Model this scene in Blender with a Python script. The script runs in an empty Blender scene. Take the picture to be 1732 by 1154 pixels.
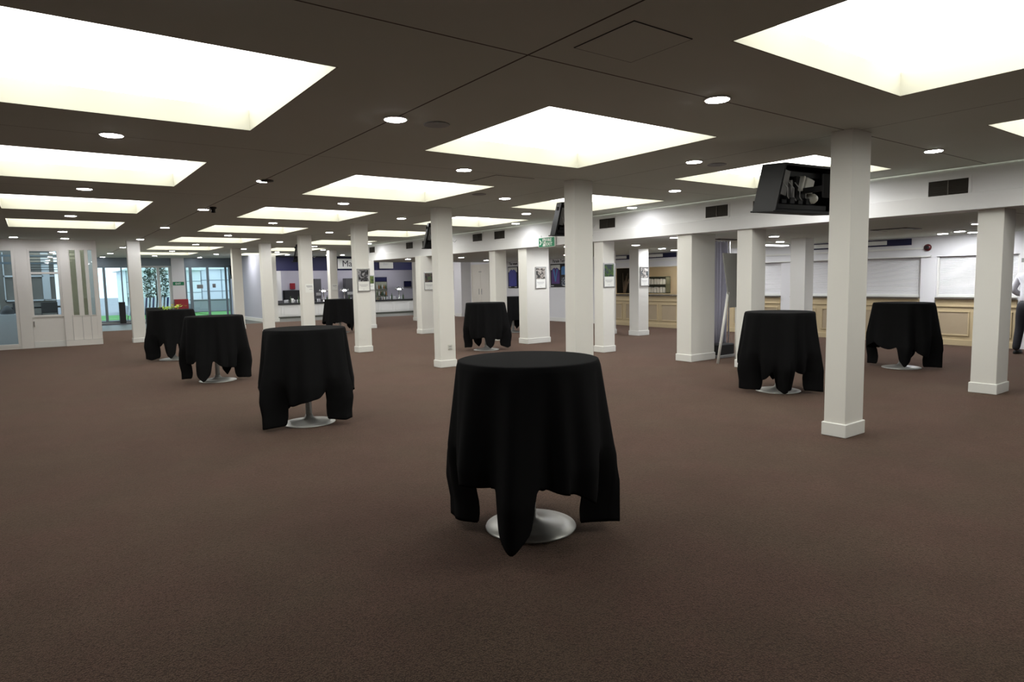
import bpy, math, random
from mathutils import Vector, Matrix
random.seed(7)
PI = math.pi
C = bpy.context.scene.collection
SC = bpy.context.scene

# ------------------------------------------------------------------ materials
def mat(name, col, rough=0.6, metal=0.0, spec=0.5, emit=None, es=0.0, bump=None, noise=None, sheen=0.0, coat=0.0):
    m = bpy.data.materials.new(name); m.use_nodes = True
    nt = m.node_tree; b = nt.nodes['Principled BSDF']
    b.inputs['Base Color'].default_value = (*col, 1)
    b.inputs['Roughness'].default_value = rough
    b.inputs['Metallic'].default_value = metal
    b.inputs['Specular IOR Level'].default_value = spec
    if sheen: b.inputs['Sheen Weight'].default_value = sheen
    if coat: b.inputs['Coat Weight'].default_value = coat
    if emit:
        b.inputs['Emission Color'].default_value = (*emit, 1); b.inputs['Emission Strength'].default_value = es
    if noise or bump:
        tc = nt.nodes.new('ShaderNodeTexCoord')
    if noise:                                   # (scale, dark factor)
        n = nt.nodes.new('ShaderNodeTexNoise'); n.inputs['Scale'].default_value = noise[0]; n.inputs['Detail'].default_value = 4
        nt.links.new(tc.outputs['Object'], n.inputs['Vector'])
        r = nt.nodes.new('ShaderNodeMix'); r.data_type = 'RGBA'
        r.inputs['A'].default_value = (*[c * noise[1] for c in col], 1); r.inputs['B'].default_value = (*col, 1)
        nt.links.new(n.outputs['Fac'], r.inputs['Factor']); nt.links.new(r.outputs['Result'], b.inputs['Base Color'])
    if bump:                                    # (scale, strength)
        n2 = nt.nodes.new('ShaderNodeTexNoise'); n2.inputs['Scale'].default_value = bump[0]; n2.inputs['Detail'].default_value = 3
        nt.links.new(tc.outputs['Object'], n2.inputs['Vector'])
        bp = nt.nodes.new('ShaderNodeBump'); bp.inputs['Strength'].default_value = bump[1]; bp.inputs['Distance'].default_value = 0.01
        nt.links.new(n2.outputs['Fac'], bp.inputs['Height']); nt.links.new(bp.outputs['Normal'], b.inputs['Normal'])
    return m

M = {}
M['white'] = mat('white_paint', (.80, .79, .74), .55, bump=(60, .04), noise=(3, .97))
M['wall'] = mat('wall_paint', (.78, .78, .79), .6, noise=(2, .97))
M['beam'] = mat('beam_paint', (.80, .80, .80), .55)
M['trimw'] = mat('gloss_white_trim', (.80, .80, .76), .35)
M['warmwhite'] = mat('warm_white_frame', (.82, .79, .74), .45)
M['greyblue'] = mat('grey_blue_wall', (.46, .47, .54), .6)
M['mauve'] = mat('mauve_wall', (.50, .49, .55), .65)
M['navy'] = mat('navy_fascia', (.012, .013, .055), .5, spec=.3)
M['cloth'] = mat('black_polyester', (.0105, .0105, .011), .85, spec=.02, bump=(900, .1))
M['silver'] = mat('silver_paint', (.52, .52, .50), .35, metal=.35, bump=(200, .03))
M['steel'] = mat('steel', (.62, .62, .62), .25, metal=1)
M['chrome'] = mat('chrome', (.9, .9, .9), .08, metal=1)
M['laminate'] = mat('table_laminate', (.55, .52, .47), .4)
M['black'] = mat('black_plastic', (.010, .010, .012), .5, spec=.25, noise=(12, .7))
M['blackmatt'] = mat('black_matt', (.01, .01, .011), .7)
M['darkgrey'] = mat('dark_grey', (.07, .07, .075), .5)
M['grey'] = mat('mid_grey', (.28, .28, .28), .5)
M['lightgrey'] = mat('light_grey', (.5, .5, .5), .5)
M['boardgrey'] = mat('board_back', (.30, .30, .28), .7)
M['vent'] = mat('bronze_vent', (.075, .066, .055), .5, metal=.3)
M['beige'] = mat('beige_joinery', (.56, .45, .27), .45, noise=(6, .9))
M['beige2'] = mat('beige_panel', (.45, .36, .24), .5, noise=(6, .92))
M['granite'] = mat('counter_top', (.16, .14, .115), .25, noise=(120, .5))
M['cream'] = mat('cream_wall', (.80, .70, .52), .6)
M['creamdoor'] = mat('cream_door', (.78, .75, .66), .45)
M['shutter'] = mat('white_shutter', (.82, .82, .83), .45)
M['plinthgrey'] = mat('vinyl_grey', (.085, .088, .070), .45, noise=(8, .8))
M['mat'] = mat('entrance_matting', (.11, .10, .11), .9, noise=(40, .6))
M['green'] = mat('exit_green', (.0, .20, .085), .4)
M['signwhite'] = mat('sign_white', (.85, .86, .82), .4)
M['signcream'] = mat('sign_cream', (.62, .62, .56), .5)
M['red'] = mat('red_box', (.28, .012, .02), .45)
M['text'] = mat('dark_lettering', (.03, .03, .035), .5)
M['skin'] = mat('skin', (.60, .34, .27), .5)
M['shirt'] = mat('white_shirt', (.75, .75, .80), .7, noise=(9, .85))
M['trousers'] = mat('black_trousers', (.015, .015, .02), .7)
M['shoe'] = mat('black_shoe', (.01, .01, .01), .3)
M['hair'] = mat('brown_hair', (.10, .06, .04), .6)
M['eye'] = mat('eye_dark', (.02, .015, .01), .2)
M['lip'] = mat('lip', (.45, .16, .15), .5)
M['curtain'] = mat('lilac_grey_fabric', (.62, .62, .74), .8)
M['blue'] = mat('royal_blue', (.045, .05, .36), .5, noise=(6, .5))
M['purple'] = mat('purple_silk', (.10, .03, .22), .5, noise=(5, .5))
M['skyblue'] = mat('sky_blue_silk', (.06, .22, .50), .5, noise=(6, .6))
M['leaf'] = mat('leaf_green', (.05, .13, .03), .6, noise=(3, .4))
M['bushleaf'] = mat('bush_leaf', (.05, .085, .055), .7, noise=(2, .35))
M['yellow'] = mat('yellow_petal', (.75, .72, .10), .6)
M['lime'] = mat('lime_leaf', (.32, .50, .04), .6)
M['grass'] = mat('lawn', (.10, .32, .07), .9, noise=(3, .6))
M['extwhite'] = mat('exterior_cladding', (.82, .86, .90), .7)
M['extgrey'] = mat('exterior_grey', (.28, .28, .31), .8)
M['alu'] = mat('blue_grey_aluminium', (.20, .25, .29), .4, metal=.3)
M['alupale'] = mat('pale_aluminium', (.62, .66, .66), .4)
M['plasterbeige'] = mat('beige_plaster', (.60, .50, .32), .75, noise=(3, .85))
M['stripe'] = mat('deckchair_blue', (.04, .05, .16), .8)
M['bottle'] = mat('bottle_glass', (.04, .07, .03), .15)
M['glassware'] = mat('glassware', (.55, .56, .58), .15, spec=.8)
M['amber'] = mat('amber_bottle', (.25, .10, .02), .2)
M['plant'] = mat('dark_plant', (.02, .10, .06), .6)

# emissive lamps and glows
def emis(name, col, s):
    m = bpy.data.materials.new(name); m.use_nodes = True; nt = m.node_tree
    nt.nodes.clear(); o = nt.nodes.new('ShaderNodeOutputMaterial'); e = nt.nodes.new('ShaderNodeEmission')
    e.inputs['Color'].default_value = (*col, 1); e.inputs['Strength'].default_value = s
    nt.links.new(e.outputs[0], o.inputs[0]); return m
PANEL = 4.9
# diffuser: slight mottling where the tubes sit behind it
def diffuser():
    m = emis('opal_diffuser', (1, .985, .90), PANEL); nt = m.node_tree; e = [n for n in nt.nodes if n.type == 'EMISSION'][0]
    tc = nt.nodes.new('ShaderNodeTexCoord'); mp = nt.nodes.new('ShaderNodeMapping'); mp.inputs['Scale'].default_value = (1.1, .25, 1)
    n = nt.nodes.new('ShaderNodeTexNoise'); n.inputs['Scale'].default_value = 1.6; n.inputs['Detail'].default_value = 1
    nt.links.new(tc.outputs['Object'], mp.inputs['Vector']); nt.links.new(mp.outputs[0], n.inputs['Vector'])
    r = nt.nodes.new('ShaderNodeMapRange'); r.inputs['From Min'].default_value = .35; r.inputs['From Max'].default_value = .65
    r.inputs['To Min'].default_value = PANEL * .85; r.inputs['To Max'].default_value = PANEL * 1.15
    nt.links.new(n.outputs['Fac'], r.inputs['Value']); nt.links.new(r.outputs[0], e.inputs['Strength']); return m
M['diffuser'] = diffuser()
M['well'] = mat('light_well_cream', (.47, .465, .395), .8)
M['lamp'] = emis('downlight_lamp', (.97, .97, 1), 105)
M['lamplow'] = emis('low_downlight_lamp', (.96, .97, 1), 270)
M['batten'] = emis('fluorescent_batten', (.97, .97, 1), 7)  # glow of lit recess walls put into the material
M['kitchenlamp'] = emis('kitchen_lamp', (1, .90, .74), 38)

# glass
def glass(name, tint=(1, 1, 1), gloss=.12):
    m = bpy.data.materials.new(name); m.use_nodes = True; nt = m.node_tree; nt.nodes.clear()
    o = nt.nodes.new('ShaderNodeOutputMaterial'); t = nt.nodes.new('ShaderNodeBsdfTransparent'); g = nt.nodes.new('ShaderNodeBsdfGlossy')
    t.inputs['Color'].default_value = (*tint, 1); g.inputs['Roughness'].default_value = .02
    f = nt.nodes.new('ShaderNodeFresnel'); f.inputs['IOR'].default_value = 1.5
    a = nt.nodes.new('ShaderNodeMath'); a.operation = 'ADD'; a.inputs[1].default_value = gloss - .04
    mx = nt.nodes.new('ShaderNodeMixShader')
    nt.links.new(f.outputs[0], a.inputs[0]); nt.links.new(a.outputs[0], mx.inputs[0])
    nt.links.new(t.outputs[0], mx.inputs[1]); nt.links.new(g.outputs[0], mx.inputs[2]); nt.links.new(mx.outputs[0], o.inputs[0])
    return m
M['glass'] = glass('window_glass', (.90, .97, .97), .06)
M['glassr'] = glass('reflective_glass', (.80, .84, .84), .12)

# carpet
def carpet():
    m = bpy.data.materials.new('brown_carpet'); m.use_nodes = True; nt = m.node_tree; b = nt.nodes['Principled BSDF']
    b.inputs['Roughness'].default_value = .95; b.inputs['Specular IOR Level'].default_value = .08
    b.inputs['Sheen Weight'].default_value = .36; b.inputs['Sheen Roughness'].default_value = .45; b.inputs['Sheen Tint'].default_value = (.75, .52, .42, 1)
    tc = nt.nodes.new('ShaderNodeTexCoord')
    v = nt.nodes.new('ShaderNodeTexVoronoi'); v.inputs['Scale'].default_value = 150
    n = nt.nodes.new('ShaderNodeTexNoise'); n.inputs['Scale'].default_value = 2.2; n.inputs['Detail'].default_value = 7; n.inputs['Roughness'].default_value = .62
    n3 = nt.nodes.new('ShaderNodeTexNoise'); n3.inputs['Scale'].default_value = 55; n3.inputs['Detail'].default_value = 3
    for q in (v, n, n3): nt.links.new(tc.outputs['Object'], q.inputs['Vector'])
    mx = nt.nodes.new('ShaderNodeMix'); mx.data_type = 'RGBA'
    mx.inputs['A'].default_value = (.036, .0235, .0175, 1); mx.inputs['B'].default_value = (.092, .060, .047, 1)
    nt.links.new(n.outputs['Fac'], mx.inputs['Factor'])
    r = nt.nodes.new('ShaderNodeMapRange'); r.inputs['From Min'].default_value = 0; r.inputs['From Max'].default_value = .7
    r.inputs['To Min'].default_value = 1.45; r.inputs['To Max'].default_value = .45
    nt.links.new(v.outputs['Distance'], r.inputs['Value'])
    r3 = nt.nodes.new('ShaderNodeMapRange'); r3.inputs['From Min'].default_value = .3; r3.inputs['From Max'].default_value = .7
    r3.inputs['To Min'].default_value = .70; r3.inputs['To Max'].default_value = 1.30
    nt.links.new(n3.outputs['Fac'], r3.inputs['Value'])
    ml = nt.nodes.new('ShaderNodeMath'); ml.operation = 'MULTIPLY'
    nt.links.new(r.outputs[0], ml.inputs[0]); nt.links.new(r3.outputs[0], ml.inputs[1])
    n4 = nt.nodes.new('ShaderNodeTexNoise'); n4.inputs['Scale'].default_value = .8; n4.inputs['Detail'].default_value = 6; n4.inputs['Roughness'].default_value = .7; nt.links.new(tc.outputs['Object'], n4.inputs['Vector'])
    cr = nt.nodes.new('ShaderNodeValToRGB'); cr.color_ramp.elements[0].position = .42; cr.color_ramp.elements[1].position = .58
    cr.color_ramp.elements[0].color = (.94, 1.0, .92, 1); cr.color_ramp.elements[1].color = (1.0, .90, .90, 1); nt.links.new(n4.outputs['Fac'], cr.inputs[0])
    tn = nt.nodes.new('ShaderNodeMix'); tn.data_type = 'RGBA'; tn.blend_type = 'MULTIPLY'; tn.inputs['Factor'].default_value = 1
    nt.links.new(mx.outputs['Result'], tn.inputs['A']); nt.links.new(cr.outputs[0], tn.inputs['B']); mx = tn
    hs = nt.nodes.new('ShaderNodeHueSaturation'); nt.links.new(ml.outputs[0], hs.inputs['Value']); nt.links.new(mx.outputs['Result'], hs.inputs['Color'])
    nt.links.new(hs.outputs[0], b.inputs['Base Color'])
    bp = nt.nodes.new('ShaderNodeBump'); bp.inputs['Strength'].default_value = .6; bp.inputs['Distance'].default_value = .006
    nt.links.new(v.outputs['Distance'], bp.inputs['Height']); nt.links.new(bp.outputs[0], b.inputs['Normal'])
    return m
M['carpet'] = carpet()

# plaster ceiling with dark shadow-gap joints on the column grid (real joints of the ceiling boards)
GX = [-1.2, 2.41, 6.16]
GY = [-.55, 3.09, 6.62, 10.2, 13.75, 17.4, 21, 24.6, 28.2]
def ceilmat():
    m = bpy.data.materials.new('ceiling_board'); m.use_nodes = True; nt = m.node_tree; b = nt.nodes['Principled BSDF']
    b.inputs['Roughness'].default_value = .8; b.inputs['Specular IOR Level'].default_value = .2
    tc = nt.nodes.new('ShaderNodeTexCoord'); sp = nt.nodes.new('ShaderNodeSeparateXYZ'); nt.links.new(tc.outputs['Object'], sp.inputs[0])
    last = None
    def line(out, pos, w):
        nonlocal last
        s = nt.nodes.new('ShaderNodeMath'); s.operation = 'SUBTRACT'; s.inputs[1].default_value = pos; nt.links.new(out, s.inputs[0])
        a = nt.nodes.new('ShaderNodeMath'); a.operation = 'ABSOLUTE'; nt.links.new(s.outputs[0], a.inputs[0])
        l = nt.nodes.new('ShaderNodeMath'); l.operation = 'LESS_THAN'; l.inputs[1].default_value = w; nt.links.new(a.outputs[0], l.inputs[0])
        if last is None: last = l
        else:
            mx = nt.nodes.new('ShaderNodeMath'); mx.operation = 'MAXIMUM'; nt.links.new(last.outputs[0], mx.inputs[0]); nt.links.new(l.outputs[0], mx.inputs[1]); last = mx
    line(sp.outputs[0], 2.41, .007); line(sp.outputs[0], 6.16, .0035); line(sp.outputs[1], 3.09, .006)
    line(sp.outputs[1], 6.62, .003); line(sp.outputs[1], 10.2, .003)
    n = nt.nodes.new('ShaderNodeTexNoise'); n.inputs['Scale'].default_value = .9; nt.links.new(tc.outputs['Object'], n.inputs['Vector'])
    base = nt.nodes.new('ShaderNodeMix'); base.data_type = 'RGBA'
    base.inputs['A'].default_value = (.72, .78, .70, 1); base.inputs['B'].default_value = (.79, .82, .77, 1); nt.links.new(n.outputs['Fac'], base.inputs['Factor'])
    mm = nt.nodes.new('ShaderNodeMix'); mm.data_type = 'RGBA'; mm.inputs['B'].default_value = (.10, .09, .08, 1)
    nt.links.new(base.outputs['Result'], mm.inputs['A']); nt.links.new(last.outputs[0], mm.inputs['Factor']); nt.links.new(mm.outputs['Result'], b.inputs['Base Color'])
    return m
M['ceiling'] = ceilmat()

def photo(name, cols, scale=6, seed=0):
    m = bpy.data.materials.new(name); m.use_nodes = True; nt = m.node_tree; b = nt.nodes['Principled BSDF']; b.inputs['Roughness'].default_value = .35
    tc = nt.nodes.new('ShaderNodeTexCoord'); mp = nt.nodes.new('ShaderNodeMapping'); mp.inputs['Location'].default_value = (seed * 3.1, seed * 1.7, seed)
    n = nt.nodes.new('ShaderNodeTexNoise'); n.inputs['Scale'].default_value = scale * 2; n.inputs['Detail'].default_value = 5; n.inputs['Distortion'].default_value = 1.2
    cr = nt.nodes.new('ShaderNodeValToRGB')
    nt.links.new(tc.outputs['Object'], mp.inputs[0]); nt.links.new(mp.outputs[0], n.inputs['Vector']); nt.links.new(n.outputs['Fac'], cr.inputs[0])
    e = cr.color_ramp.elements; e[0].position = .42; e[1].position = .58
    e[0].color = (*cols[0], 1); e[1].color = (*cols[-1], 1)
    for i, c in enumerate(cols[1:-1]):
        x = e.new(.42 + .16 * (i + 1) / (len(cols) - 1)); x.color = (*c, 1)
    nt.links.new(cr.outputs[0], b.inputs['Base Color']); return m

# ------------------------------------------------------------------ mesh helpers
class MB:
    def __init__(s): s.v = []; s.f = []; s.mi = []; s.sm = []
    def add(s, vs, fs, mi=0, smooth=False, mx=None):
        o = len(s.v)
        s.v += [tuple(mx @ Vector(v)) if mx else tuple(v) for v in vs]
        s.f += [tuple(i + o for i in f) for f in fs]; s.mi += [mi] * len(fs); s.sm += [smooth] * len(fs)
        return s
    def box(s, x0, x1, y0, y1, z0, z1, mi=0, mx=None, bev=0):
        if bev > 0:
            b = bev
            V = []; 
            for (X, sx) in ((x0, 1), (x1, -1)):
                for (Y, sy) in ((y0, 1), (y1, -1)):
                    for (Z, sz) in ((z0, 1), (z1, -1)):
                        V += [(X, Y + sy * b, Z + sz * b), (X + sx * b, Y, Z + sz * b), (X + sx * b, Y + sy * b, Z)]
            # index helper: corner (i,j,k) -> base
            c = lambda i, j, k: 3 * (i * 4 + j * 2 + k)
            F = []
            for i in (0, 1):
                q = [c(i, 0, 0), c(i, 1, 0), c(i, 1, 1), c(i, 0, 1)]; F.append(tuple(q if i else q[::-1]))
            for j in (0, 1):
                q = [c(0, j, 0) + 1, c(0, j, 1) + 1, c(1, j, 1) + 1, c(1, j, 0) + 1]; F.append(tuple(q if j else q[::-1]))
            for k in (0, 1):
                q = [c(0, 0, k) + 2, c(1, 0, k) + 2, c(1, 1, k) + 2, c(0, 1, k) + 2]; F.append(tuple(q if k else q[::-1]))
            for j in (0, 1):
                for k in (0, 1): F.append((c(0, j, k) + 1, c(1, j, k) + 1, c(1, j, k) + 2, c(0, j, k) + 2))
            for i in (0, 1):
                for k in (0, 1): F.append((c(i, 0, k), c(i, 1, k), c(i, 1, k) + 2, c(i, 0, k) + 2))
            for i in (0, 1):
                for j in (0, 1): F.append((c(i, j, 0), c(i, j, 1), c(i, j, 1) + 1, c(i, j, 0) + 1))
            for i in (0, 1):
                for j in (0, 1):
                    for k in (0, 1): F.append((c(i, j, k), c(i, j, k) + 1, c(i, j, k) + 2))
            return s.add(V, F, mi, False, mx)
        V = [(x0, y0, z0), (x1, y0, z0), (x1, y1, z0), (x0, y1, z0), (x0, y0, z1), (x1, y0, z1), (x1, y1, z1), (x0, y1, z1)]
        F = [(0, 3, 2, 1), (4, 5, 6, 7), (0, 1, 5, 4), (1, 2, 6, 5), (2, 3, 7, 6), (3, 0, 4, 7)]
        return s.add(V, F, mi, False, mx)
    def lathe(s, prof, n=24, mi=0, mx=None, smooth=True):   # prof [(r,z)...]
        V = []; F = []
        for r, z in prof:
            for k in range(n):
                a = 2 * PI * k / n; V.append((r * math.cos(a), r * math.sin(a), z))
        for i in range(len(prof) - 1):
            for k in range(n):
                k2 = (k + 1) % n; F.append((i * n + k, i * n + k2, (i + 1) * n + k2, (i + 1) * n + k))
        F.append(tuple(range(n))[::-1]); F.append(tuple((len(prof) - 1) * n + k for k in range(n)))
        return s.add(V, F, mi, smooth, mx)
    def tube(s, pts, r, n=8, mi=0, mx=None):
        pts = [Vector(p) for p in pts]; V = []; F = []
        for i, p in enumerate(pts):
            d = (pts[min(i + 1, len(pts) - 1)] - pts[max(i - 1, 0)]).normalized()
            a = d.orthogonal().normalized() if i == 0 else (a - d * a.dot(d)).normalized()
            b = d.cross(a); rr = r[i] if isinstance(r, (list, tuple)) else r
            for k in range(n):
                t = 2 * PI * k / n; V.append(tuple(p + (a * math.cos(t) + b * math.sin(t)) * rr))
        for i in range(len(pts) - 1):
            for k in range(n):
                k2 = (k + 1) % n; F.append((i * n + k, i * n + k2, (i + 1) * n + k2, (i + 1) * n + k))
        F.append(tuple(range(n))[::-1]); F.append(tuple((len(pts) - 1) * n + k for k in range(n)))
        return s.add(V, F, mi, True, mx)
    def prism(s, poly, a0, a1, axis='y', mi=0, mx=None):   # poly in the other two axes
        n = len(poly)
        def P(p, a): return (p[0], a, p[1]) if axis == 'y' else ((a, p[0], p[1]) if axis == 'x' else (p[0], p[1], a))
        V = [P(p, a0) for p in poly] + [P(p, a1) for p in poly]
        F = [tuple(range(n))[::-1], tuple(range(n, 2 * n))] + [(i, (i + 1) % n, n + (i + 1) % n, n + i) for i in range(n)]
        return s.add(V, F, mi, False, mx)
    def mesh(s, name, mats):
        me = bpy.data.meshes.new(name); me.from_pydata(s.v, [], s.f)
        for m in (mats if isinstance(mats, (list, tuple)) else [mats]): me.materials.append(m)
        me.polygons.foreach_set('material_index', s.mi); me.polygons.foreach_set('use_smooth', s.sm); me.update(); return me
    def build(s, name, mats, parent=None, loc=None, rz=0):
        o = bpy.data.objects.new(name, s.mesh(name, mats)); C.objects.link(o)
        if parent: o.parent = parent
        if loc: o.location = loc
        if rz: o.rotation_euler[2] = rz
        return o

def tag(o, label=None, cat=None, group=None, kind=None):
    if label: o['label'] = label
    if cat: o['category'] = cat
    if group: o['group'] = group
    if kind: o['kind'] = kind
    return o
def thing(name, loc, label, cat, group=None, rz=0):
    o = bpy.data.objects.new(name, None); C.objects.link(o); o.location = loc; o.rotation_euler[2] = rz
    o.empty_display_size = .1
    return tag(o, label, cat, group)
def struct(o, label=None):
    o['kind'] = 'structure'
    if label: o['label'] = label
    return o
def dup(root, loc=None, rz=None, label=None, group=None):
    def cp(o, par):
        c = o.copy(); C.objects.link(c)
        if par: c.parent = par
        for ch in o.children: cp(ch, c)
        return c
    r = cp(root, None)
    if loc: r.location = loc
    if rz is not None: r.rotation_euler[2] = rz
    if label: r['label'] = label
    if group: r['group'] = group
    return r
def text(name, body, size, m, parent, mx, ext=.002, align='LEFT', bold=0.0, sx=1.0):
    cu = bpy.data.curves.new(name, 'FONT'); cu.body = body; cu.size = size; cu.extrude = ext; cu.align_x = align; cu.offset = bold
    cu.space_character = 1.12 if bold == 0.0015 else 1.0
    t = bpy.data.objects.new(name, cu); C.objects.link(t)
    dg = bpy.context.evaluated_depsgraph_get(); dg.update()
    me = bpy.data.meshes.new_from_object(t.evaluated_get(dg)); bpy.data.objects.remove(t); bpy.data.curves.remove(cu)
    o = bpy.data.objects.new(name, me); me.materials.clear(); me.materials.append(m); C.objects.link(o)
    if parent: o.parent = parent
    o.matrix_local = mx @ Matrix.Diagonal((sx, 1, 1, 1))
    return o
def facing(axis, loc):
    """local x = reading direction, local z = out of the wall"""
    if axis == '-y': R = Matrix(((1, 0, 0), (0, 0, -1), (0, 1, 0)))
    elif axis == '-x': R = Matrix(((0, 0, -1), (-1, 0, 0), (0, 1, 0)))
    elif axis == '+y': R = Matrix(((-1, 0, 0), (0, 0, 1), (0, 1, 0)))
    return Matrix.Translation(Vector(loc)) @ R.to_4x4()

# ------------------------------------------------------------------ camera
f, pit, rol, yaw = 1102.2, -.0927, -.0192, .6307
HC, CZ = 1.5285, 2.8285
cy, sy, cp_, sp_ = math.cos(yaw), math.sin(yaw), math.cos(pit), math.sin(pit)
F_ = Vector((sy * cp_, cy * cp_, sp_)); R_ = Vector((cy, -sy, 0)); U_ = R_.cross(F_)
R2 = math.cos(rol) * R_ + math.sin(rol) * U_; U2 = -math.sin(rol) * R_ + math.cos(rol) * U_
cam = bpy.data.cameras.new('camera'); cam.sensor_width = 36; cam.lens = f * 36 / 1732; cam.clip_start = .05; cam.clip_end = 500
co = bpy.data.objects.new('camera', cam); C.objects.link(co)
mw = Matrix.Identity(4)
for i in range(3): mw[i][0] = R2[i]; mw[i][1] = U2[i]; mw[i][2] = -F_[i]
mw[2][3] = HC; co.matrix_world = mw; SC.camera = co

# ------------------------------------------------------------------ shell
LY = 22.3          # far edge of the lower ceiling
BX = 9.42          # face of the downstand beam
LZ = 2.29          # lower ceiling
WX = 15.5          # right wall
YB, YE = -9.0, 33.2
XL = -5.4
struct(MB().box(XL, 24, YB, 27.3, -.1, 0).build('floor', M['carpet']), 'brown patterned carpet over the whole hall')
struct(MB().box(XL, 24, 27.3, YE + .2, -.1, 0).box(1.6, 7.6, 31.4, 33.1, 0, .004, 1).build('floor_vinyl', [M['plinthgrey'], M['mat']]), 'grey vinyl floor strip before the far bar and entrance')

PX = [(-4.0, -2.05), (-.33, 1.58), (3.22, 5.27), (6.97, 8.79)]
PY = [(-3.4, -1.4), (.23, 2.30), (3.88, 5.84), (7.53, 9.54), (11.31, 13.3), (15.1, 17.05), (19.0, 21.2), (23.4, 25.7), (27.6, 29.8)]
xs = sorted(set([XL, BX, 1.36] + [a for p in PX for a in p])); ys = sorted(set([YB, YE, 21.2001] + [a for p in PY for a in p]))
def has_panel(i, j):
    if i == 0 or j == 0 or (i == 1 and j == 1): return False      # nothing is lit behind and far left of the camera
    if i == 1 and j > 5: return False        # beyond the glazed wall the left row stops
    return True
holes = {(PX[i][0], PX[i][1], PY[j][0], PY[j][1]) for i in range(4) for j in range(9) if has_panel(i, j)}
cb = MB()
for a, b in zip(xs, xs[1:]):
    for c, d in zip(ys, ys[1:]):
        if any(h[0] - .001 <= a < h[1] - .001 and h[2] - .001 <= c < h[3] - .001 for h in holes): continue
        if c > 21.15 and b < 1.4: continue          # the conservatory beyond the glazing has a clear roof
        cb.add([(a, c, CZ), (b, c, CZ), (b, d, CZ), (a, d, CZ)], [(0, 3, 2, 1)])
# slab above
cb.box(XL - .2, 24, YB - .2, 21.25, CZ + .42, CZ + .5).box(1.36, 24, 21.25, YE + .3, CZ + .42, CZ + .5)
cb.add([(BX, LY - .1, CZ), (24, LY - .1, CZ), (24, YE, CZ), (BX, YE, CZ)], [(0, 3, 2, 1)])
struct(cb.build('ceiling', M['ceiling']), 'flat ceiling with dark joint lines and square light openings')
lc = MB().box(BX + .38, WX, YB, LY, LZ, LZ + .06)
struct(lc.build('ceiling_low', M['ceiling']), 'lower flat ceiling behind the long white beam')

# light panels
rown = {0: 'far left row', 1: 'left row', 2: 'middle row', 3: 'right row beside the beam'}
ordn = ['behind the camera', 'nearest', 'second nearest', 'third nearest', 'fourth nearest', 'fifth nearest', 'sixth nearest', 'seventh nearest', 'eighth nearest']
RH = .17
for i in range(4):
    for j in range(9):
        if not has_panel(i, j): continue
        x0, x1 = PX[i]; y0, y1 = PY[j]; cx, cyy = (x0 + x1) / 2, (y0 + y1) / 2; hx, hy = (x1 - x0) / 2, (y1 - y0) / 2
        t = thing('ceiling_light_panel', (cx, cyy, CZ), 'glowing square recessed ceiling panel, %s, %s' % (rown[i], ordn[j]), 'ceiling light', 'recessed light panels in the ceiling')
        w = MB(); th = .012
        w.box(-hx, -hx + th, -hy, hy, 0, RH + .03).box(hx - th, hx, -hy, hy, 0, RH + .03).box(-hx + th, hx - th, -hy, -hy + th, 0, RH + .03).box(-hx + th, hx - th, hy - th, hy, 0, RH + .03)
        w.build('light_well', M['well'], t)
        MB().box(-hx + th, hx - th, -hy + th, hy - th, RH, RH + .02).build('diffuser', M['diffuser'], t)

# downlights
def make_downlight(m):
    t = thing('downlight', (0, 0, 0), '', 'ceiling light')
    MB().lathe([(.078, 0), (.096, -.001), (.102, -.006), (.098, -.010), (.084, -.011), (.080, -.006)], 28).build('trim_ring', M['signwhite'], t)
    MB().lathe([(.083, -.0085), (.083, -.0125), (.02, -.0155)], 28).build('lamp_disc', m, t)
    return t
BARFILL = emis('bar_lamp', (.98, .96, 1), 330)  # for lamps added to brighten the bar area, not known fittings
MAIN_EXTRA = [(.75, 20.45, 'close to the slot windows at left'), (-.3, 20.3, 'close to the glazed wall at far left'), (12.6, 26.4, 'far right, before the bar'), (10.8, 28.7, 'far right, above the bar sign'), (15.5, 28.9, 'far right corner by the bar'), (11.0, 24.4, 'right of the beam end')]
gapY = [3.07, 6.57, 10.24, 14.1, 18.0, 22.15, 26.4, 30.6]; panY = [1.25, 4.83, 8.5, 12.1, 16.1, 20.2, 24.4, 28.7, 32]
first = True; D0 = make_downlight(M['lamp'])
cols_ = [(.63, gapY[:5], 'between panels of the left row'), (2.42, panY, 'over the lane left of the middle panels'), (4.15, gapY, 'between panels of the middle row'),
         (6.12, panY, 'in the line of slim columns'), (7.88, gapY, 'between panels of the right row'), (9.0, panY[:6] + [24.4, 28.7], 'close to the long white beam')]
for X, Ys, ds in cols_:
    for n, Y in enumerate(Ys):
        if X == .63 and n == 0: Y = 3.07
        lab = 'round white downlight %s, %s' % (ds, ['nearest', 'second nearest', 'third nearest', 'fourth nearest', 'fifth nearest', 'sixth nearest', 'seventh nearest', 'eighth nearest', 'furthest'][n])
        if first: D0.location = (X, Y, CZ); D0['label'] = lab; D0['group'] = 'downlights in the main ceiling'; first = False
        else: dup(D0, (X, Y, CZ), 0, lab, 'downlights in the main ceiling')
for X, Y, ds in MAIN_EXTRA: dup(D0, (X, Y, CZ), 0, 'round white downlight ' + ds, 'downlights in the main ceiling')
B1 = make_downlight(BARFILL); bl = [(9.4, 28.6), (11.4, 28.5), (13.4, 28.5), (15.2, 28.4), (9.6, 31.6), (11.6, 31.6), (13.6, 31.6), (15.6, 31.6), (16.6, 30.0), (7.0, 29.2), (13.6, 24.0), (14.0, 26.2)]
bn = ['left end of the bar front', 'second along the bar front', 'third along the bar front', 'right end of the bar front', 'first behind the bar from the left', 'second behind the bar', 'third behind the bar', 'fourth behind the bar', 'beyond the right end of the bar', 'beside the blue-grey wall', 'in front of the cream double doors', 'before the far end of the right wall']
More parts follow.
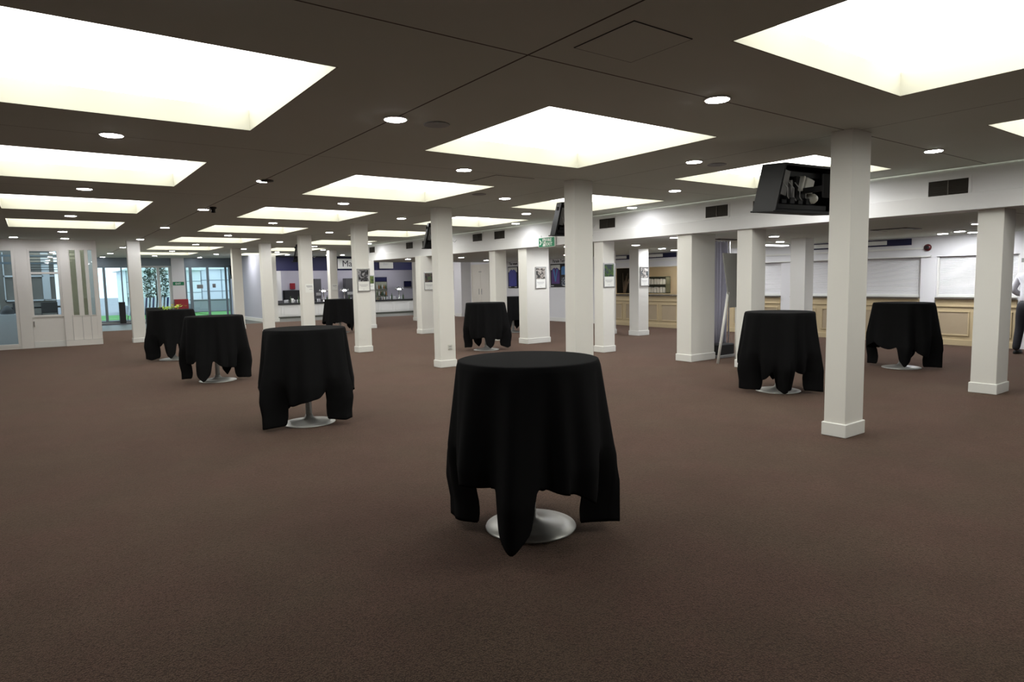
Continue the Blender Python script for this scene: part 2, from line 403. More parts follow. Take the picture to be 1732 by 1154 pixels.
for n, (X, Y) in enumerate(bl):
    if n == 0: B1.location = (X, Y, CZ); tag(B1, 'bright downlight at the ' + bn[0], None, 'downlights around the far bar')
    else: dup(B1, (X, Y, CZ), 0, 'bright downlight, ' + bn[n], 'downlights around the far bar')
D1 = make_downlight(M['lamplow']); low = [(10.05, 11.5), (13.9, 17.7), (9.95, 8.3), (11.73, 7.33), (13.7, 8.41), (14.7, 10.7), (14.54, 12.14), (11.26, 10.52), (13.35, 11.55), (14.55, 5.45), (14.1, 5.0), (14.75, 5.0), (12.19, 4.07), (13.4, 15.4), (11.06, 17.8), (9.9, 19.2), (13.5, 20), (12.5, 21.6), (11, 14.2), (12.3, 1.5)]  # the second one is added to brighten the poster wall
lowlab = ['hidden by the fire exit sign', 'before the silk poster wall', 'just behind the beam edge', 'beyond the right-hand tall table', 'seen beside the shaded pillar', 'above the closed shutters', 'just left of the thick pillar', 'above the poster pillar, nearer', 'above the poster pillar, further', 'before the wall pier, left one', 'before the wall pier, middle one', 'before the wall pier, right one', 'beside the rightmost pillar top', 'above the silk posters', 'above the cream double doors', 'under the far beam end', 'in front of the far poster wall', 'near the far bar', 'behind the slim column', 'at the far right end']
for n, (X, Y) in enumerate(low):
    lab = 'small round downlight in the low ceiling, ' + lowlab[n]
    if n == 0: D1.location = (X, Y, LZ); D1['label'] = lab; D1['group'] = 'downlights in the low ceiling'
    else: dup(D1, (X, Y, LZ), 0, lab, 'downlights in the low ceiling')
# two boxes whose glow stands in for brightly lit recesses in the low ceiling
for k, (X, Y, L) in enumerate([(14.3, 9.1, .8), (13.2, 10.3, .5)]):
    t = thing('fluorescent_fitting', (X, Y, LZ), ['long white fluorescent fitting right of the slim pillar', 'white fluorescent fitting seen above the grey curtain'][k], 'ceiling light', 'fluorescent fittings in the low ceiling')
    MB().box(-L, L, -.12, .12, -.03, 0, bev=.005).build('fitting_body', M['signwhite'], t)
    MB().box(-L + .03, L - .03, -.09, .09, -.05, -.03, bev=.008).build('tube_cover', M['batten'], t)

# beam with wall above, ledge line
bm = MB().box(BX, BX + .38, YB, LY, LZ, 2.50, bev=.004).box(BX + .035, BX + .38, YB, LY, 2.50, CZ).box(BX + .38, WX, LY - .1, LY, LZ + .06, CZ)
struct(bm.build('trim_beam', M['beam']), 'long white downstand beam with vents across the hall')
vents = [(3.50, 2.595), (2.45, 2.58), (6.06, 2.63), (6.98, 2.63), (9.60, 2.64), (13.38, 2.66), (14.38, 2.66), (17.15, 2.65), (18.2, 2.66), (20.95, 2.66), (10.6, 2.64), (22.0, 2.66)]
vlab = ['left of the rightmost pillar', 'at the right edge of the picture', 'just left of the big television', 'second left of the big television', 'right of the second slim column', 'left of the exit sign, right of two', 'left of the exit sign, left of two', 'beside the far television', 'left of the far television', 'at the far end, beside the far column', 'hidden behind the slim column', 'last towards the far bar']
V0 = None
for k, (Y, Z) in enumerate(vents):
    lab = 'dark bronze louvred vent on the beam, ' + vlab[k]; hw = .225; hh = .095
    if V0 is None:
        V0 = thing('air_vent', (BX + .035, Y, Z), lab, 'vent', 'air vents along the beam')
        fr = MB().box(-.012, 0, -hw - .03, hw + .03, hh, hh + .03).box(-.012, 0, -hw - .03, hw + .03, -hh - .03, -hh).box(-.012, 0, -hw - .03, -hw, -hh, hh).box(-.012, 0, hw, hw + .03, -hh, hh)
        fr.build('vent_frame', M['beam'], V0)
        lv = MB().box(-.002, 0, -hw, hw, -hh, hh)
        for q in range(9):
            z = -hh + .01 + q * .021; lv.add([(-.012, -hw, z), (-.012, hw, z), (-.003, hw, z + .014), (-.003, -hw, z + .014)], [(0, 1, 2, 3), (3, 2, 1, 0)])
        lv.box(-.013, -.002, -.008, .008, -hh, hh); lv.build('louvre', M['vent'], V0)
    else: dup(V0, (BX + .035, Y, Z), 0, lab)

# outer walls
struct(MB().box(XL - .15, XL, YB, 33, 0, CZ + .45).build('wall_left', M['wall']), 'plain white side wall left of the camera')
struct(MB().box(XL, 24, YB - .15, YB, 0, CZ + .45).build('wall_back', M['wall']), 'plain white wall behind the camera')
# right wall with four counter openings
ops = [(4.45, 5.9, 1), (6.2, 9.2, 1), (9.47, 12.4, 1), (12.75, 15.75, 0)]
rw = MB(); yy = YB
for a, b, s in ops:
    rw.box(WX, WX + .22, yy, a, 0, LZ); rw.box(WX, WX + .22, a, b, 1.86, LZ); yy = b
rw.box(WX, WX + .22, yy, LY, 0, LZ).box(WX, WX + .22, LY, 28.4, 0, CZ)
struct(rw.build('wall_right', M['wall']), 'white right wall with serving openings and piers')
# lintel moulding strip
struct(MB().box(WX - .035, WX, 6.0, 15.9, 2.03, 2.07).box(WX - .05, WX, 6.0, 15.9, 1.86, 1.885).build('trim_lintel', M['trimw']), 'thin white moulding above the serving openings')
# navy board above lintel
t = thing('menu_board', (WX, 6.95, 2.19), 'navy fascia board with a blank white menu panel near the wall pier', 'sign board', 'navy fascia boards above the counters')
MB().box(-.03, 0, -.55, .55, -.06, .08, bev=.003).build('navy_board', M['navy'], t)
MB().box(-.04, -.03, -.05, .5, -.03, .06).build('white_panel', M['signwhite'], t)
dup(t, (WX, 8.15, 2.19), 0, 'navy fascia board with white panel left of the near column')
dup(t, (WX, 13.4, 2.19), 0, 'navy fascia board above the open serving hatch, right half')
dup(t, (WX, 14.9, 2.19), 0, 'navy fascia board above the open serving hatch, left half')

# counters
names = ['right end beside the rightmost pillar', 'behind the near slim column', 'right of the grey curtain', 'under the open serving hatch']
for k, (a, b, closed) in enumerate(ops):
    L = b - a
    t = thing('counter_cabinet', (WX, a, 0), 'beige panelled counter front, ' + names[k], 'counter', 'beige panelled counter fronts')
    MB().box(0.0, .5, .01, L - .01, .0, .965).build('cabinet_body', M['beige'], t)
    MB().box(-.035, 0, .0, L, 0, .12, bev=.004).build('plinth', M['beige'], t)
    MB().box(-.025, 0, .0, L, .80, .83, bev=.004).box(-.015, 0, 0, L, .93, .965, bev=.003).build('cornice', M['beige'], t)
    n = max(2, round(L / .75)); w = L / n
    for q in range(n):
        y0, y1 = q * w + .07, (q + 1) * w - .07; z0, z1 = .20, .72
        fr = MB().box(-.022, 0, y0, y1, z0, z0 + .03, bev=.004).box(-.022, 0, y0, y1, z1 - .03, z1, bev=.004).box(-.022, 0, y0, y0 + .03, z0 + .03, z1 - .03, bev=.004).box(-.022, 0, y1 - .03, y1, z0 + .03, z1 - .03, bev=.004)
        p = fr.build('door_panel', M['beige'], t)
        MB().box(-.008, 0, y0 + .03, y1 - .03, z0 + .03, z1 - .03).build('panel_field', M['beige2'], p)
    tt = MB().box(-.06, .6, .01, L - .01, .965, 1.0, bev=.006).build('countertop', M['granite'], None, (WX, a, 0))
    tag(tt, 'dark stone worktop on the beige counter, ' + names[k], 'worktop', 'worktops along the right wall')
    if closed:
        s = thing('roller_shutter', (WX, a, 1.0), 'closed white roller shutter above the counter, ' + names[k], 'shutter', 'white roller shutters')
        c = MB(); nz = 34; h = .855
        for q in range(nz):
            z = .05 + q * (h - .05) / nz; dz = (h - .05) / nz
            c.add([(.10, .03, z), (.10, L - .03, z), (.092, L - .03, z + dz * .5), (.092, .03, z + dz * .5), (.10, L - .03, z + dz), (.10, .03, z + dz)], [(0, 3, 2, 1), (3, 5, 4, 2)])
        c.box(.11, .12, .03, L - .03, .05, h)
        c.build('shutter_curtain', M['shutter'], s)
        MB().box(.06, .13, .03, L - .03, .0, .055, bev=.006).build('bottom_bar', M['signwhite'], s)
        for y in (0, L - .035): MB().box(.05, .15, y, y + .035, 0, h).build('guide_rail', M['trimw'], s)

# kitchen behind open hatch
struct(MB().box(WX + .62, 19, 12.3, 12.45, 0, LZ).box(WX + .22, 19, 16.9, 17.05, 0, LZ).box(18.2, 18.35, 12.45, 16.9, 0, LZ).build('wall_kitchen', M['cream']), 'cream walls of the room behind the open hatch')
struct(MB().box(WX + .22, 19, 12.2, 17.05, LZ, LZ + .05).build('ceiling_kitchen', M['white']))
t = thing('ceiling_lamp', (17, 14.3, LZ), 'warm kitchen ceiling lamp behind the open hatch', 'ceiling light')  # unseen lamp, added to brighten the room behind the hatch
MB().box(-.5, .5, -.15, .15, -.06, 0, bev=.01).build('lamp_housing', M['signwhite'], t); MB().box(-.47, .47, -.12, .12, -.08, -.06, bev=.008).build('lamp_cover', M['kitchenlamp'], t)
t = thing('shelf_rack', (17.1, 14.95, 1.0), 'grey two-tier rack of white packets behind the open hatch', 'rack')
rk = MB()
for z in (0, .28, .54): rk.box(-.1, .12, -.42, .42, z, z + .025)
for y in (-.42, .40): rk.box(-.1, .12, y, y + .02, 0, .565)
rk.box(.10, .12, -.42, .42, 0, .565); rk.build('rack_frame', mat('rack_olive', (.13, .14, .10), .5), t)
for z in (.025, .305):
    for q in range(6):
        y = -.36 + q * .13
        o = MB().box(-.08, .06, -.045, .045, 0, .17 + .02 * (q % 2), bev=.004).build('paper_packet', M['signwhite'], None, (17.1, 14.95 + y + .04, 1.0 + z)); tag(o, 'white paper packet on the %s shelf of the hatch rack, %s from the left' % ('lower' if z < .1 else 'upper', ['sixth', 'fifth', 'fourth', 'third', 'second', 'first'][q]), 'packet', 'white packets in the rack')
t = thing('picture_board', (16.9, 16.35, 1.42), 'black board with pale branch picture behind the open hatch', 'board')
MB().box(0, .03, -.36, .36, -.42, .46, bev=.004).build('board_panel', M['blackmatt'], t)
br = MB()
for q in range(9):
    a = random.uniform(-.25, .25); br.tube([(-.006, a * .3, -.4), (-.006, a * .8, -.1 + random.uniform(-.1, .1)), (-.006, a * 1.3, .2 + random.uniform(-.2, .1))], [.02, .014, .005], 6)
br.build('branch_picture', mat('faded_branch', (.30, .24, .20), .7), t)
MB().box(15.9, 18.15, 16.5, 16.88, 0, .98).build('back_counter', M['cream']); tag(bpy.data.objects['back_counter'], 'cream back counter at the side of the open hatch', 'counter')
t = thing('wall_phone', (16.4, 16.88, 1.4), 'small black wall phone on the white wall inside the hatch', 'phone')
MB().box(-.05, .05, -.04, 0, -.1, .1, bev=.01).build('phone_body', M['black'], t); MB().box(-.045, -.015, -.06, -.04, -.09, .09, bev=.008).build('handset', M['black'], t)

# alarm bell on pier
t = thing('alarm_bell', (WX, 6.07, 2.06), 'small red alarm bell high on the wall pier between the shutters', 'alarm')
MB().lathe([(.055, 0), (.075, .02), (.07, .05), (.03, .065)], 20, mx=Matrix.Rotation(-PI / 2, 4, 'Y')).build('bell_dome', mat('bell_red', (.10, .01, .012), .3), t)
MB().lathe([(.04, -.0), (.04, .075), (.03, .08)], 14, mx=Matrix.Rotation(-PI / 2, 4, 'Y')).build('bell_core', M['blackmatt'], t)

# ------------------------------------------------------------------ columns
def column(x, y, w, d, top, label, base=.13, e=.016, name='column'):
    """x,y = near-left corner of the plinth footprint, w along x, d along y"""
    t = thing(name, (x + w / 2, y + d / 2, 0), label, 'column', 'white columns of the hall'); t['kind'] = 'thing'
    MB().box(-w / 2 + e, w / 2 - e, -d / 2 + e, d / 2 - e, 0.0, top, bev=.004).build('column_shaft', M['white'], t)
    MB().box(-w / 2, w / 2, -d / 2, d / 2, 0, base, bev=.006).build('column_plinth', M['trimw'], t)
    return t
column(6.0, 2.985, .37, .235, CZ, 'slim white column nearest the camera, a big television behind it')
column(5.77, 6.47, .36, .235, CZ, 'slim white column rising behind the nearest black table')
column(5.75, 10.04, .345, .25, CZ, 'slim white column with a socket low on its face')
column(5.72, 13.59, .345, .25, CZ, 'slim white column carrying a framed team photograph')
column(5.72, 17.2, .345, .25, CZ, 'slim white column with a small paper notice, above the second table')
column(5.72, 20.85, .345, .25, CZ, 'slim white column just left of the far bar')
column(5.66, 24.2, .345, .25, CZ, 'slim white column right of the far glass entrance')
column(2.14, 20.75, .345, .25, CZ, 'slim white column left of the table with flowers')
column(9.53, 2.9, .42, .31, LZ, 'square white column at the right edge of the hall')
column(9.45, 6.29, .42, .31, LZ, 'square white column behind the right-hand tall table')
column(9.46, 7.50, .70, .36, LZ, 'thick white pillar left of the grey curtain')
column(9.44, 9.72, .36, .30, LZ, 'white pillar with a green poster, behind the slim column')
column(9.47, 12.33, .72, .36, LZ, 'thick white pillar below the green fire exit sign')
column(9.46, 13.62, .38, .30, LZ, 'white pillar behind the middle table, left of the purple poster')
column(9.20, 17.1, .50, .34, LZ, 'white pillar with framed picture left of the socket column')
column(9.0, 20.6, .36, .7, LZ, 'white pillar with a framed green picture right of the team photograph column')
column(9.22, 24.4, .33, .30, CZ, 'slim white column among the bar lights, behind the furthest table')
column(12.9, 7.34, .36, .36, LZ, 'shaded white pillar behind the right-hand tall table, before the shutters')
column(12.86, 11.92, .42, .36, LZ, 'white pillar with framed picture between the hatch and the beige counter')
column(12.63, 12.85, .37, .3, LZ, 'white pillar partly hidden left of the open hatch')
column(12.25, 23.1, .45, .4, CZ, 'white pillar at the right end of the far bar')

# wall sockets
t = thing('wall_socket', (5.965, 10.055, .36), 'white double socket low on a slim column', 'socket')
MB().box(-.045, .045, -.01, 0, -.045, .045, bev=.003).build('socket_plate', M['signcream'], t)
MB().box(-.03, .02, -.013, -.01, -.028, -.018).box(-.03, .02, -.013, -.01, .005, .018).build('socket_holes', M['grey'], t)
# paper notice on column at Y 17.2
t = thing('paper_notice', (5.93, 17.2 + .016, 1.42), 'small white paper notice with grey lines on a slim column', 'notice')
MB().box(-.11, .11, -.004, 0, -.11, .12).build('paper_sheet', M['signwhite'], t)
MB().box(-.08, .08, -.006, -.004, .05, .075).box(-.06, .085, -.006, -.004, .025, .04).box(0, .08, -.006, -.004, -.03, -.015).build('printed_lines', M['lightgrey'], t)
t2 = dup(t, (9.4, 24.41, 1.4), 0, 'small paper notice on the column among the bar lights')

# ------------------------------------------------------------------ framed pictures
PH = {
 'bw': photo('monochrome_team', [(.02, .02, .02), (.05, .05, .06), (.35, .35, .36)], 4.5, 1),
 'gr': photo('green_racecourse', [(.03, .04, .02), (.08, .13, .02), (.12, .17, .03)], 4, 2),
 'rg': photo('crowd_on_green', [(.03, .03, .035), (.12, .07, .06), (.07, .12, .05)], 4, 3),
 'pm': photo('prize_giving', [(.03, .03, .03), (.2, .17, .15), (.45, .42, .38)], 5.5, 4),
 'gn': photo('green_field', [(.015, .05, .01), (.06, .13, .01), (.015, .025, .04)], 4.5, 5),
 'cr': photo('crowd', [(.04, .06, .07), (.25, .22, .2), (.5, .48, .45)], 6, 6),
 'fig': photo('dark_figure', [(.01, .012, .02), (.02, .05, .12), (.30, .31, .30)], 6, 7)}
def picture(x, y, z, w, h, ph, label, axis='-y', caption=True):
    """(x,y,z) = centre on the wall face"""
    t = thing('framed_picture', (x, y, z), label, 'picture', 'framed pictures on the columns'); R = facing(axis, (0, 0, 0))
    fw = .018
    fr = MB()
    fr.box(-w / 2, w / 2, h / 2 - fw, h / 2, 0, .025, mx=R).box(-w / 2, w / 2, -h / 2, -h / 2 + fw, 0, .025, mx=R).box(-w / 2, -w / 2 + fw, -h / 2 + fw, h / 2 - fw, 0, .025, mx=R).box(w / 2 - fw, w / 2, -h / 2 + fw, h / 2 - fw, 0, .025, mx=R)
    fr.build('picture_frame', M['steel'], t)
    MB().box(-w / 2 + fw, w / 2 - fw, -h / 2 + fw, h / 2 - fw, 0, .01, mx=R).build('mount', M['signwhite'], t)
    m = fw + .012; zt = h / 2 - m; zb = -h / 2 + m + (h * .38 if caption else 0)
    MB().box(-w / 2 + m, w / 2 - m, zb, zt, .01, .014, mx=R).build('photograph', ph, t)
    if caption:
        c = MB()
        for q, (l, zz) in enumerate([(.8, .30), (.75, .26), (.5, .22), (.12, .10)]): c.box(-w * l * .42, w * l * .42, -h / 2 + h * zz - .004, -h / 2 + h * zz + .004, .0101, .0125, mx=R)
        c.build('caption_lines', M['lightgrey'], t)
    return t
picture(5.90, 13.606, 1.60, .30, .50, PH['bw'], 'framed black and white team photograph with caption on a slim column')
picture(9.19, 20.616, 1.545, .30, .50, PH['gr'], 'framed green racecourse picture with caption, on the far pillar')
picture(9.49, 17.116, 1.555, .34, .52, PH['rg'], 'framed picture of a crowd on green, left of the socket column')
picture(9.90, 12.346, 1.58, .33, .52, PH['pm'], 'framed grey group picture below the fire exit sign')
picture(9.615, 9.736, 1.60, .32, .50, PH['gn'], 'framed bright green field picture right of the slim column')
picture(13.10, 11.936, 1.565, .33, .51, PH['cr'], 'framed crowd picture on the pillar before the beige hatch counter')

# posters on right wall
def silk(name, y, z, w, h, label, dual):
    t = thing('wall_poster', (WX, y, z), label, 'poster', 'racing silk posters on the right wall'); R = facing('-x', (0, 0, 0))
    MB().box(-w / 2, w / 2, -h / 2, h / 2, 0, .03, mx=R, bev=.004).build('poster_board', M['blackmatt'], t)
    def shirt(cx, cz, s, m, nm, vm=None):
        pts = [(-.5, -.62), (-.5, .35), (-.36, .56), (-.14, .66), (0, .58), (.14, .66), (.36, .56), (.5, .35), (.5, -.62)]
        MB().prism([(cx + p[0] * s, cz + p[1] * s) for p in pts][::-1], .03, .04, 'z', mx=R).build(nm, m, t)
        if vm:
            MB().prism([(cx - .3 * s, cz + .5 * s), (cx - .16 * s, cz + .56 * s), (cx + .02 * s, cz - .1 * s), (cx + .16 * s, cz + .56 * s), (cx + .3 * s, cz + .5 * s), (cx + .06 * s, cz - .45 * s), (cx - .06 * s, cz - .45 * s)][::-1], .04, .044, 'z', mx=R).build('chevron', vm, t)
    if dual:
        MB().box(-w / 2 + .03, -.0 + w * .10, h / 2 - .22, h / 2 - .04, .03, .032, mx=R).build('pale_backdrop', M['signcream'], t)
        shirt(-w * .17, -.02, .46, M['purple'], 'purple_silk', M['skyblue'])
        shirt(w * .32, h * .2, .24, M['skyblue'], 'blue_silk')
        MB().box(w * .18, w * .45, -h / 2 + .04, -.08, .03, .035, mx=R).build('dark_photograph', PH['fig'], t)
    else:
        MB().box(-w / 2 + .03, w / 2 - .03, h / 2 - .22, h / 2 - .03, .03, .032, mx=R).build('pale_backdrop', M['signcream'], t)
        shirt(0, -.03, .52, M['blue'], 'blue_silk')
    MB().box(-w / 2 + .04, -w / 2 + .2, -h / 2 + .035, -h / 2 + .055, .03, .036, mx=R).box(w / 2 - .2, w / 2 - .06, -h / 2 + .035, -h / 2 + .055, .03, .036, mx=R).build('printed_lines', M['signwhite'], t)
    return t
silk('a', 18.24, 1.68, .92, .84, 'purple and blue racing silk poster below dark lettering on the right wall', True)
silk('b', 21.05, 1.65, .66, .85, 'royal blue racing silk poster right of the middle table', False)
t = thing('wall_lettering', (WX, 18.6, 2.15), 'dark lettering on the wall above the purple silk poster', 'lettering')
text('letters', 'Parade Terrace w', .155, M['text'], t, facing('-x', (0, 0, 0)), .006, bold=.0012, sx=.92)
t = thing('wall_lettering', (WX, 21.33, 2.14), 'dark lettering on the wall above the royal blue silk poster', 'lettering')
text('letters', 'The weari', .15, M['text'], t, facing('-x', (0, 0, 0)), .006, bold=.0012, sx=.92)
picture(WX, 25.85, 1.60, .46, .88, PH['fig'], 'tall dark figure poster at the far end of the right wall', '-x', False)
# cream double doors
t = thing('door_1', (WX, 23.4, 0), None, None); struct(t, 'cream double doors in the right wall')
MB().box(-.04, 0, -.70, -.64, 0, 2.24).box(-.04, 0, .64, .70, 0, 2.24).box(-.04, 0, -.64, .64, 2.18, 2.24).build('door_frame', M['creamdoor'], t)
for s in (-1, 1):
    d = MB().box(-.03, 0, min(0.003 * s, .64 * s), max(.003 * s, .64 * s), .005, 2.18, bev=.003).build('door_leaf', M['creamdoor'], t)
    MB().box(-.05, -.03, .10 * s - .015, .10 * s + .015, .95, 1.2, bev=.003).build('door_handle', M['steel'], d)
    MB().box(-.04, -.03, .06 * s - .02, .06 * s + .02, 1.9, 1.94).build('door_bolt', M['steel'], d)
struct(MB().box(WX - .5, WX, 24.2, 24.75, 0, CZ).build('trim_pier', M['wall']), 'wall pier left of the cream double doors')
sk = MB()
for a, b in ((15.75, 22.7), (24.75, 28.4)): sk.box(WX - .02, WX, a, b, 0, .14, bev=.003)
sk.box(WX - .52, WX - .5, 24.2, 24.75, 0, .14)
struct(sk.build('baseboard_right', M['trimw']))

# fire exit sign
t = thing('fire_exit_sign', (BX - .01, 11.45, 2.37), 'green and white fire exit sign with arrow and running man on the beam', 'sign'); R = facing('-x', (0, 0, 0))
MB().box(-.29, .29, -.11, .11, 0, .035, mx=R, bev=.004).build('sign_case', M['signwhite'], t)
MB().box(-.275, .275, -.10, .10, .035, .038, mx=R).build('green_face', M['green'], t)
MB().prism([(-.25, .055), (-.215, .055), (-.17, 0), (-.215, -.055), (-.25, -.055), (-.205, 0)][::-1], .038, .041, 'z', mx=R).build('arrow', M['signwhite'], t)
rm = MB().prism([(-.135, -.085), (-.135, .085), (-.04, .085), (-.04, -.085)][::-1], .038, .040, 'z', mx=R)
rm.build('doorway_symbol', M['signwhite'], t)
mn = MB().lathe([(.014, 0), (.014, .003)], 12, mx=R @ Matrix.Translation((-.09, .060, .040)))
for pts in ([(-.10, .04), (-.075, .045), (-.085, -.01), (-.11, -.005)], [(-.11, .0), (-.085, .0), (-.12, -.06), (-.132, -.05)], [(-.095, .005), (-.08, -.005), (-.05, -.04), (-.06, -.05)], [(-.095, .038), (-.09, .025), (-.125, .01), (-.13, .02)], [(-.08, .042), (-.078, .03), (-.045, .015), (-.045, .03)]):
    mn.prism(pts, .040, .043, 'z', mx=R)
mn.build('running_man', M['green'], t)
text('letters', 'FIRE', .098, M['signwhite'], t, facing('-x', (-.038, .02, .012)), .002, bold=.0015, sx=1.0)
text('letters', 'EXIT', .098, M['signwhite'], t, facing('-x', (-.038, .02, -.078)), .002, bold=.0015, sx=1.0)
for y in (-.2, .2): MB().box(-.03, -.02, y - .006, y + .006, .1, .16).build('hanger', M['steel'], t)

# ------------------------------------------------------------------ televisions
def television(x, y, rz, w, label, d=.22):
    t = thing('television', (x, y, 2.38), label, 'television', 'televisions behind the slim columns', rz)
    T = Matrix.Rotation(R_(4), 4, 'X')
    h = .46; hw = w / 2; tp = .10            # the cabinet narrows by tp towards the top
    def trap(k, zz): return hw - k - tp * (zz + h / 2) / h
    z0, z1 = -h / 2, h / 2
    MB().prism([(-trap(0, z0), z0), (trap(0, z0), z0), (trap(0, z1), z1), (-trap(0, z1), z1)], d / 2 - .03, d / 2, 'y', mx=T).build('bezel', M['black'], t)
    MB().prism([(-trap(.04, z0), z0 + .04), (trap(.04, z0), z0 + .04), (trap(.04, z1), z1 - .04), (-trap(.04, z1), z1 - .04)], d / 2, d / 2 + .006, 'y', mx=T).build('screen', mat('tv_glass', (.01, .01, .012), .08), t)
    V = []
    for (k, yv, zk) in ((.0, d / 2 - .03, 0), (.012, -d / 2, 0.0), (.035, -d / 2, .022), (.03, d / 2 - .05, .022)):
        a, b = z0 + zk, z1 - zk
        V += [(-trap(k, a), yv, a), (trap(k, a), yv, a), (trap(k, b), yv, b), (-trap(k, b), yv, b)]
    F = []
    for r in range(3):
        for k in range(4): F.append((r * 4 + k, r * 4 + (k + 1) % 4, (r + 1) * 4 + (k + 1) % 4, (r + 1) * 4 + k))
    F.append((12, 13, 14, 15))
    MB().add(V, F, mx=T).build('back_shroud', M['black'], t)
    MB().box(-hw - .02, hw + .0, -d / 2 - .01, d / 2 + .01, z0 - .010, z0 + .006, bev=.004, mx=T).build('bottom_tray', M['blackmatt'], t)
    mk = MB()
    mk.box(-hw * .62, -hw * .42, -.05, -.02, -.11, .13, mx=T @ Matrix.Rotation(.18, 4, 'Y')).box(-hw * .36, -hw * .30, -.07, -.03, -.08, .11, mx=T @ Matrix.Rotation(-.2, 4, 'Y'))
    mk.build('circuit_board', M['grey'], t)
    MB().box(.0, .12, -.10, -.02, -.02, .12, bev=.006, mx=T @ Matrix.Rotation(.25, 4, 'Y')).build('power_box', M['signcream'], t)
    MB().box(-.05, -.02, -.10, -.02, -.03, .12, bev=.006, mx=T @ Matrix.Rotation(.25, 4, 'Y')).build('connector', M['signcream'], t)
    cb_ = MB()
    for q in range(5):
        x0 = -hw * .62 + q * .09
        cb_.tube([(x0, -.06, .06), (x0 + .03, -.10, .0), (x0 + .05, -.09, -.08), (x0 + .12, -.07, -.12), (x0 + .16, -.03, -.08)], .005, 6, mx=T)
    cb_.build('cables', M['lightgrey'], t)
    MB().lathe([(.03, -.02), (.05, 0), (.05, .05), (.03, .08)], 18, mx=T @ Matrix.Translation((.13, -.06, -.09)) @ Matrix.Rotation(PI / 2, 4, 'X')).build('deflection_coil', M['signcream'], t)
    ch = MB().box(-hw * .8, hw * .8, -.09, .0, z0 + .025, -.15, bev=.006, mx=T)
    for q in range(4): ch.box(-hw * .7 + q * .12, -hw * .7 + q * .12 + .07, -.10, -.05, -.15, -.11 + .02 * (q % 2), bev=.004, mx=T)
    ch.box(-hw * .75, hw * .7, -.02, .03, .12, .17, mx=T).build('chassis', M['black'], t)
    MB().box(-.03, .03, -d / 2 - .21, -.05, -.05, .0, bev=.004).box(-.08, .08, -.06, -.03, -.12, .12).box(-.06, .06, -d / 2 - .22, -d / 2 - .2, -.12, .10).build('wall_bracket', M['blackmatt'], t)
    return t
R_ = math.radians
television(6.23, 3.66, R_(-7), .92, 'large old television with open back behind the nearest slim column', .26)
television(6.24, 7.06, R_(-25), .57, 'open-backed television beside the column near the fire exit sign')
television(6.10, 10.64, R_(-24), .53, 'open-backed television high behind the socket column')
television(5.96, 17.78, R_(-24), .48, 'far television behind the slim column with the notice')
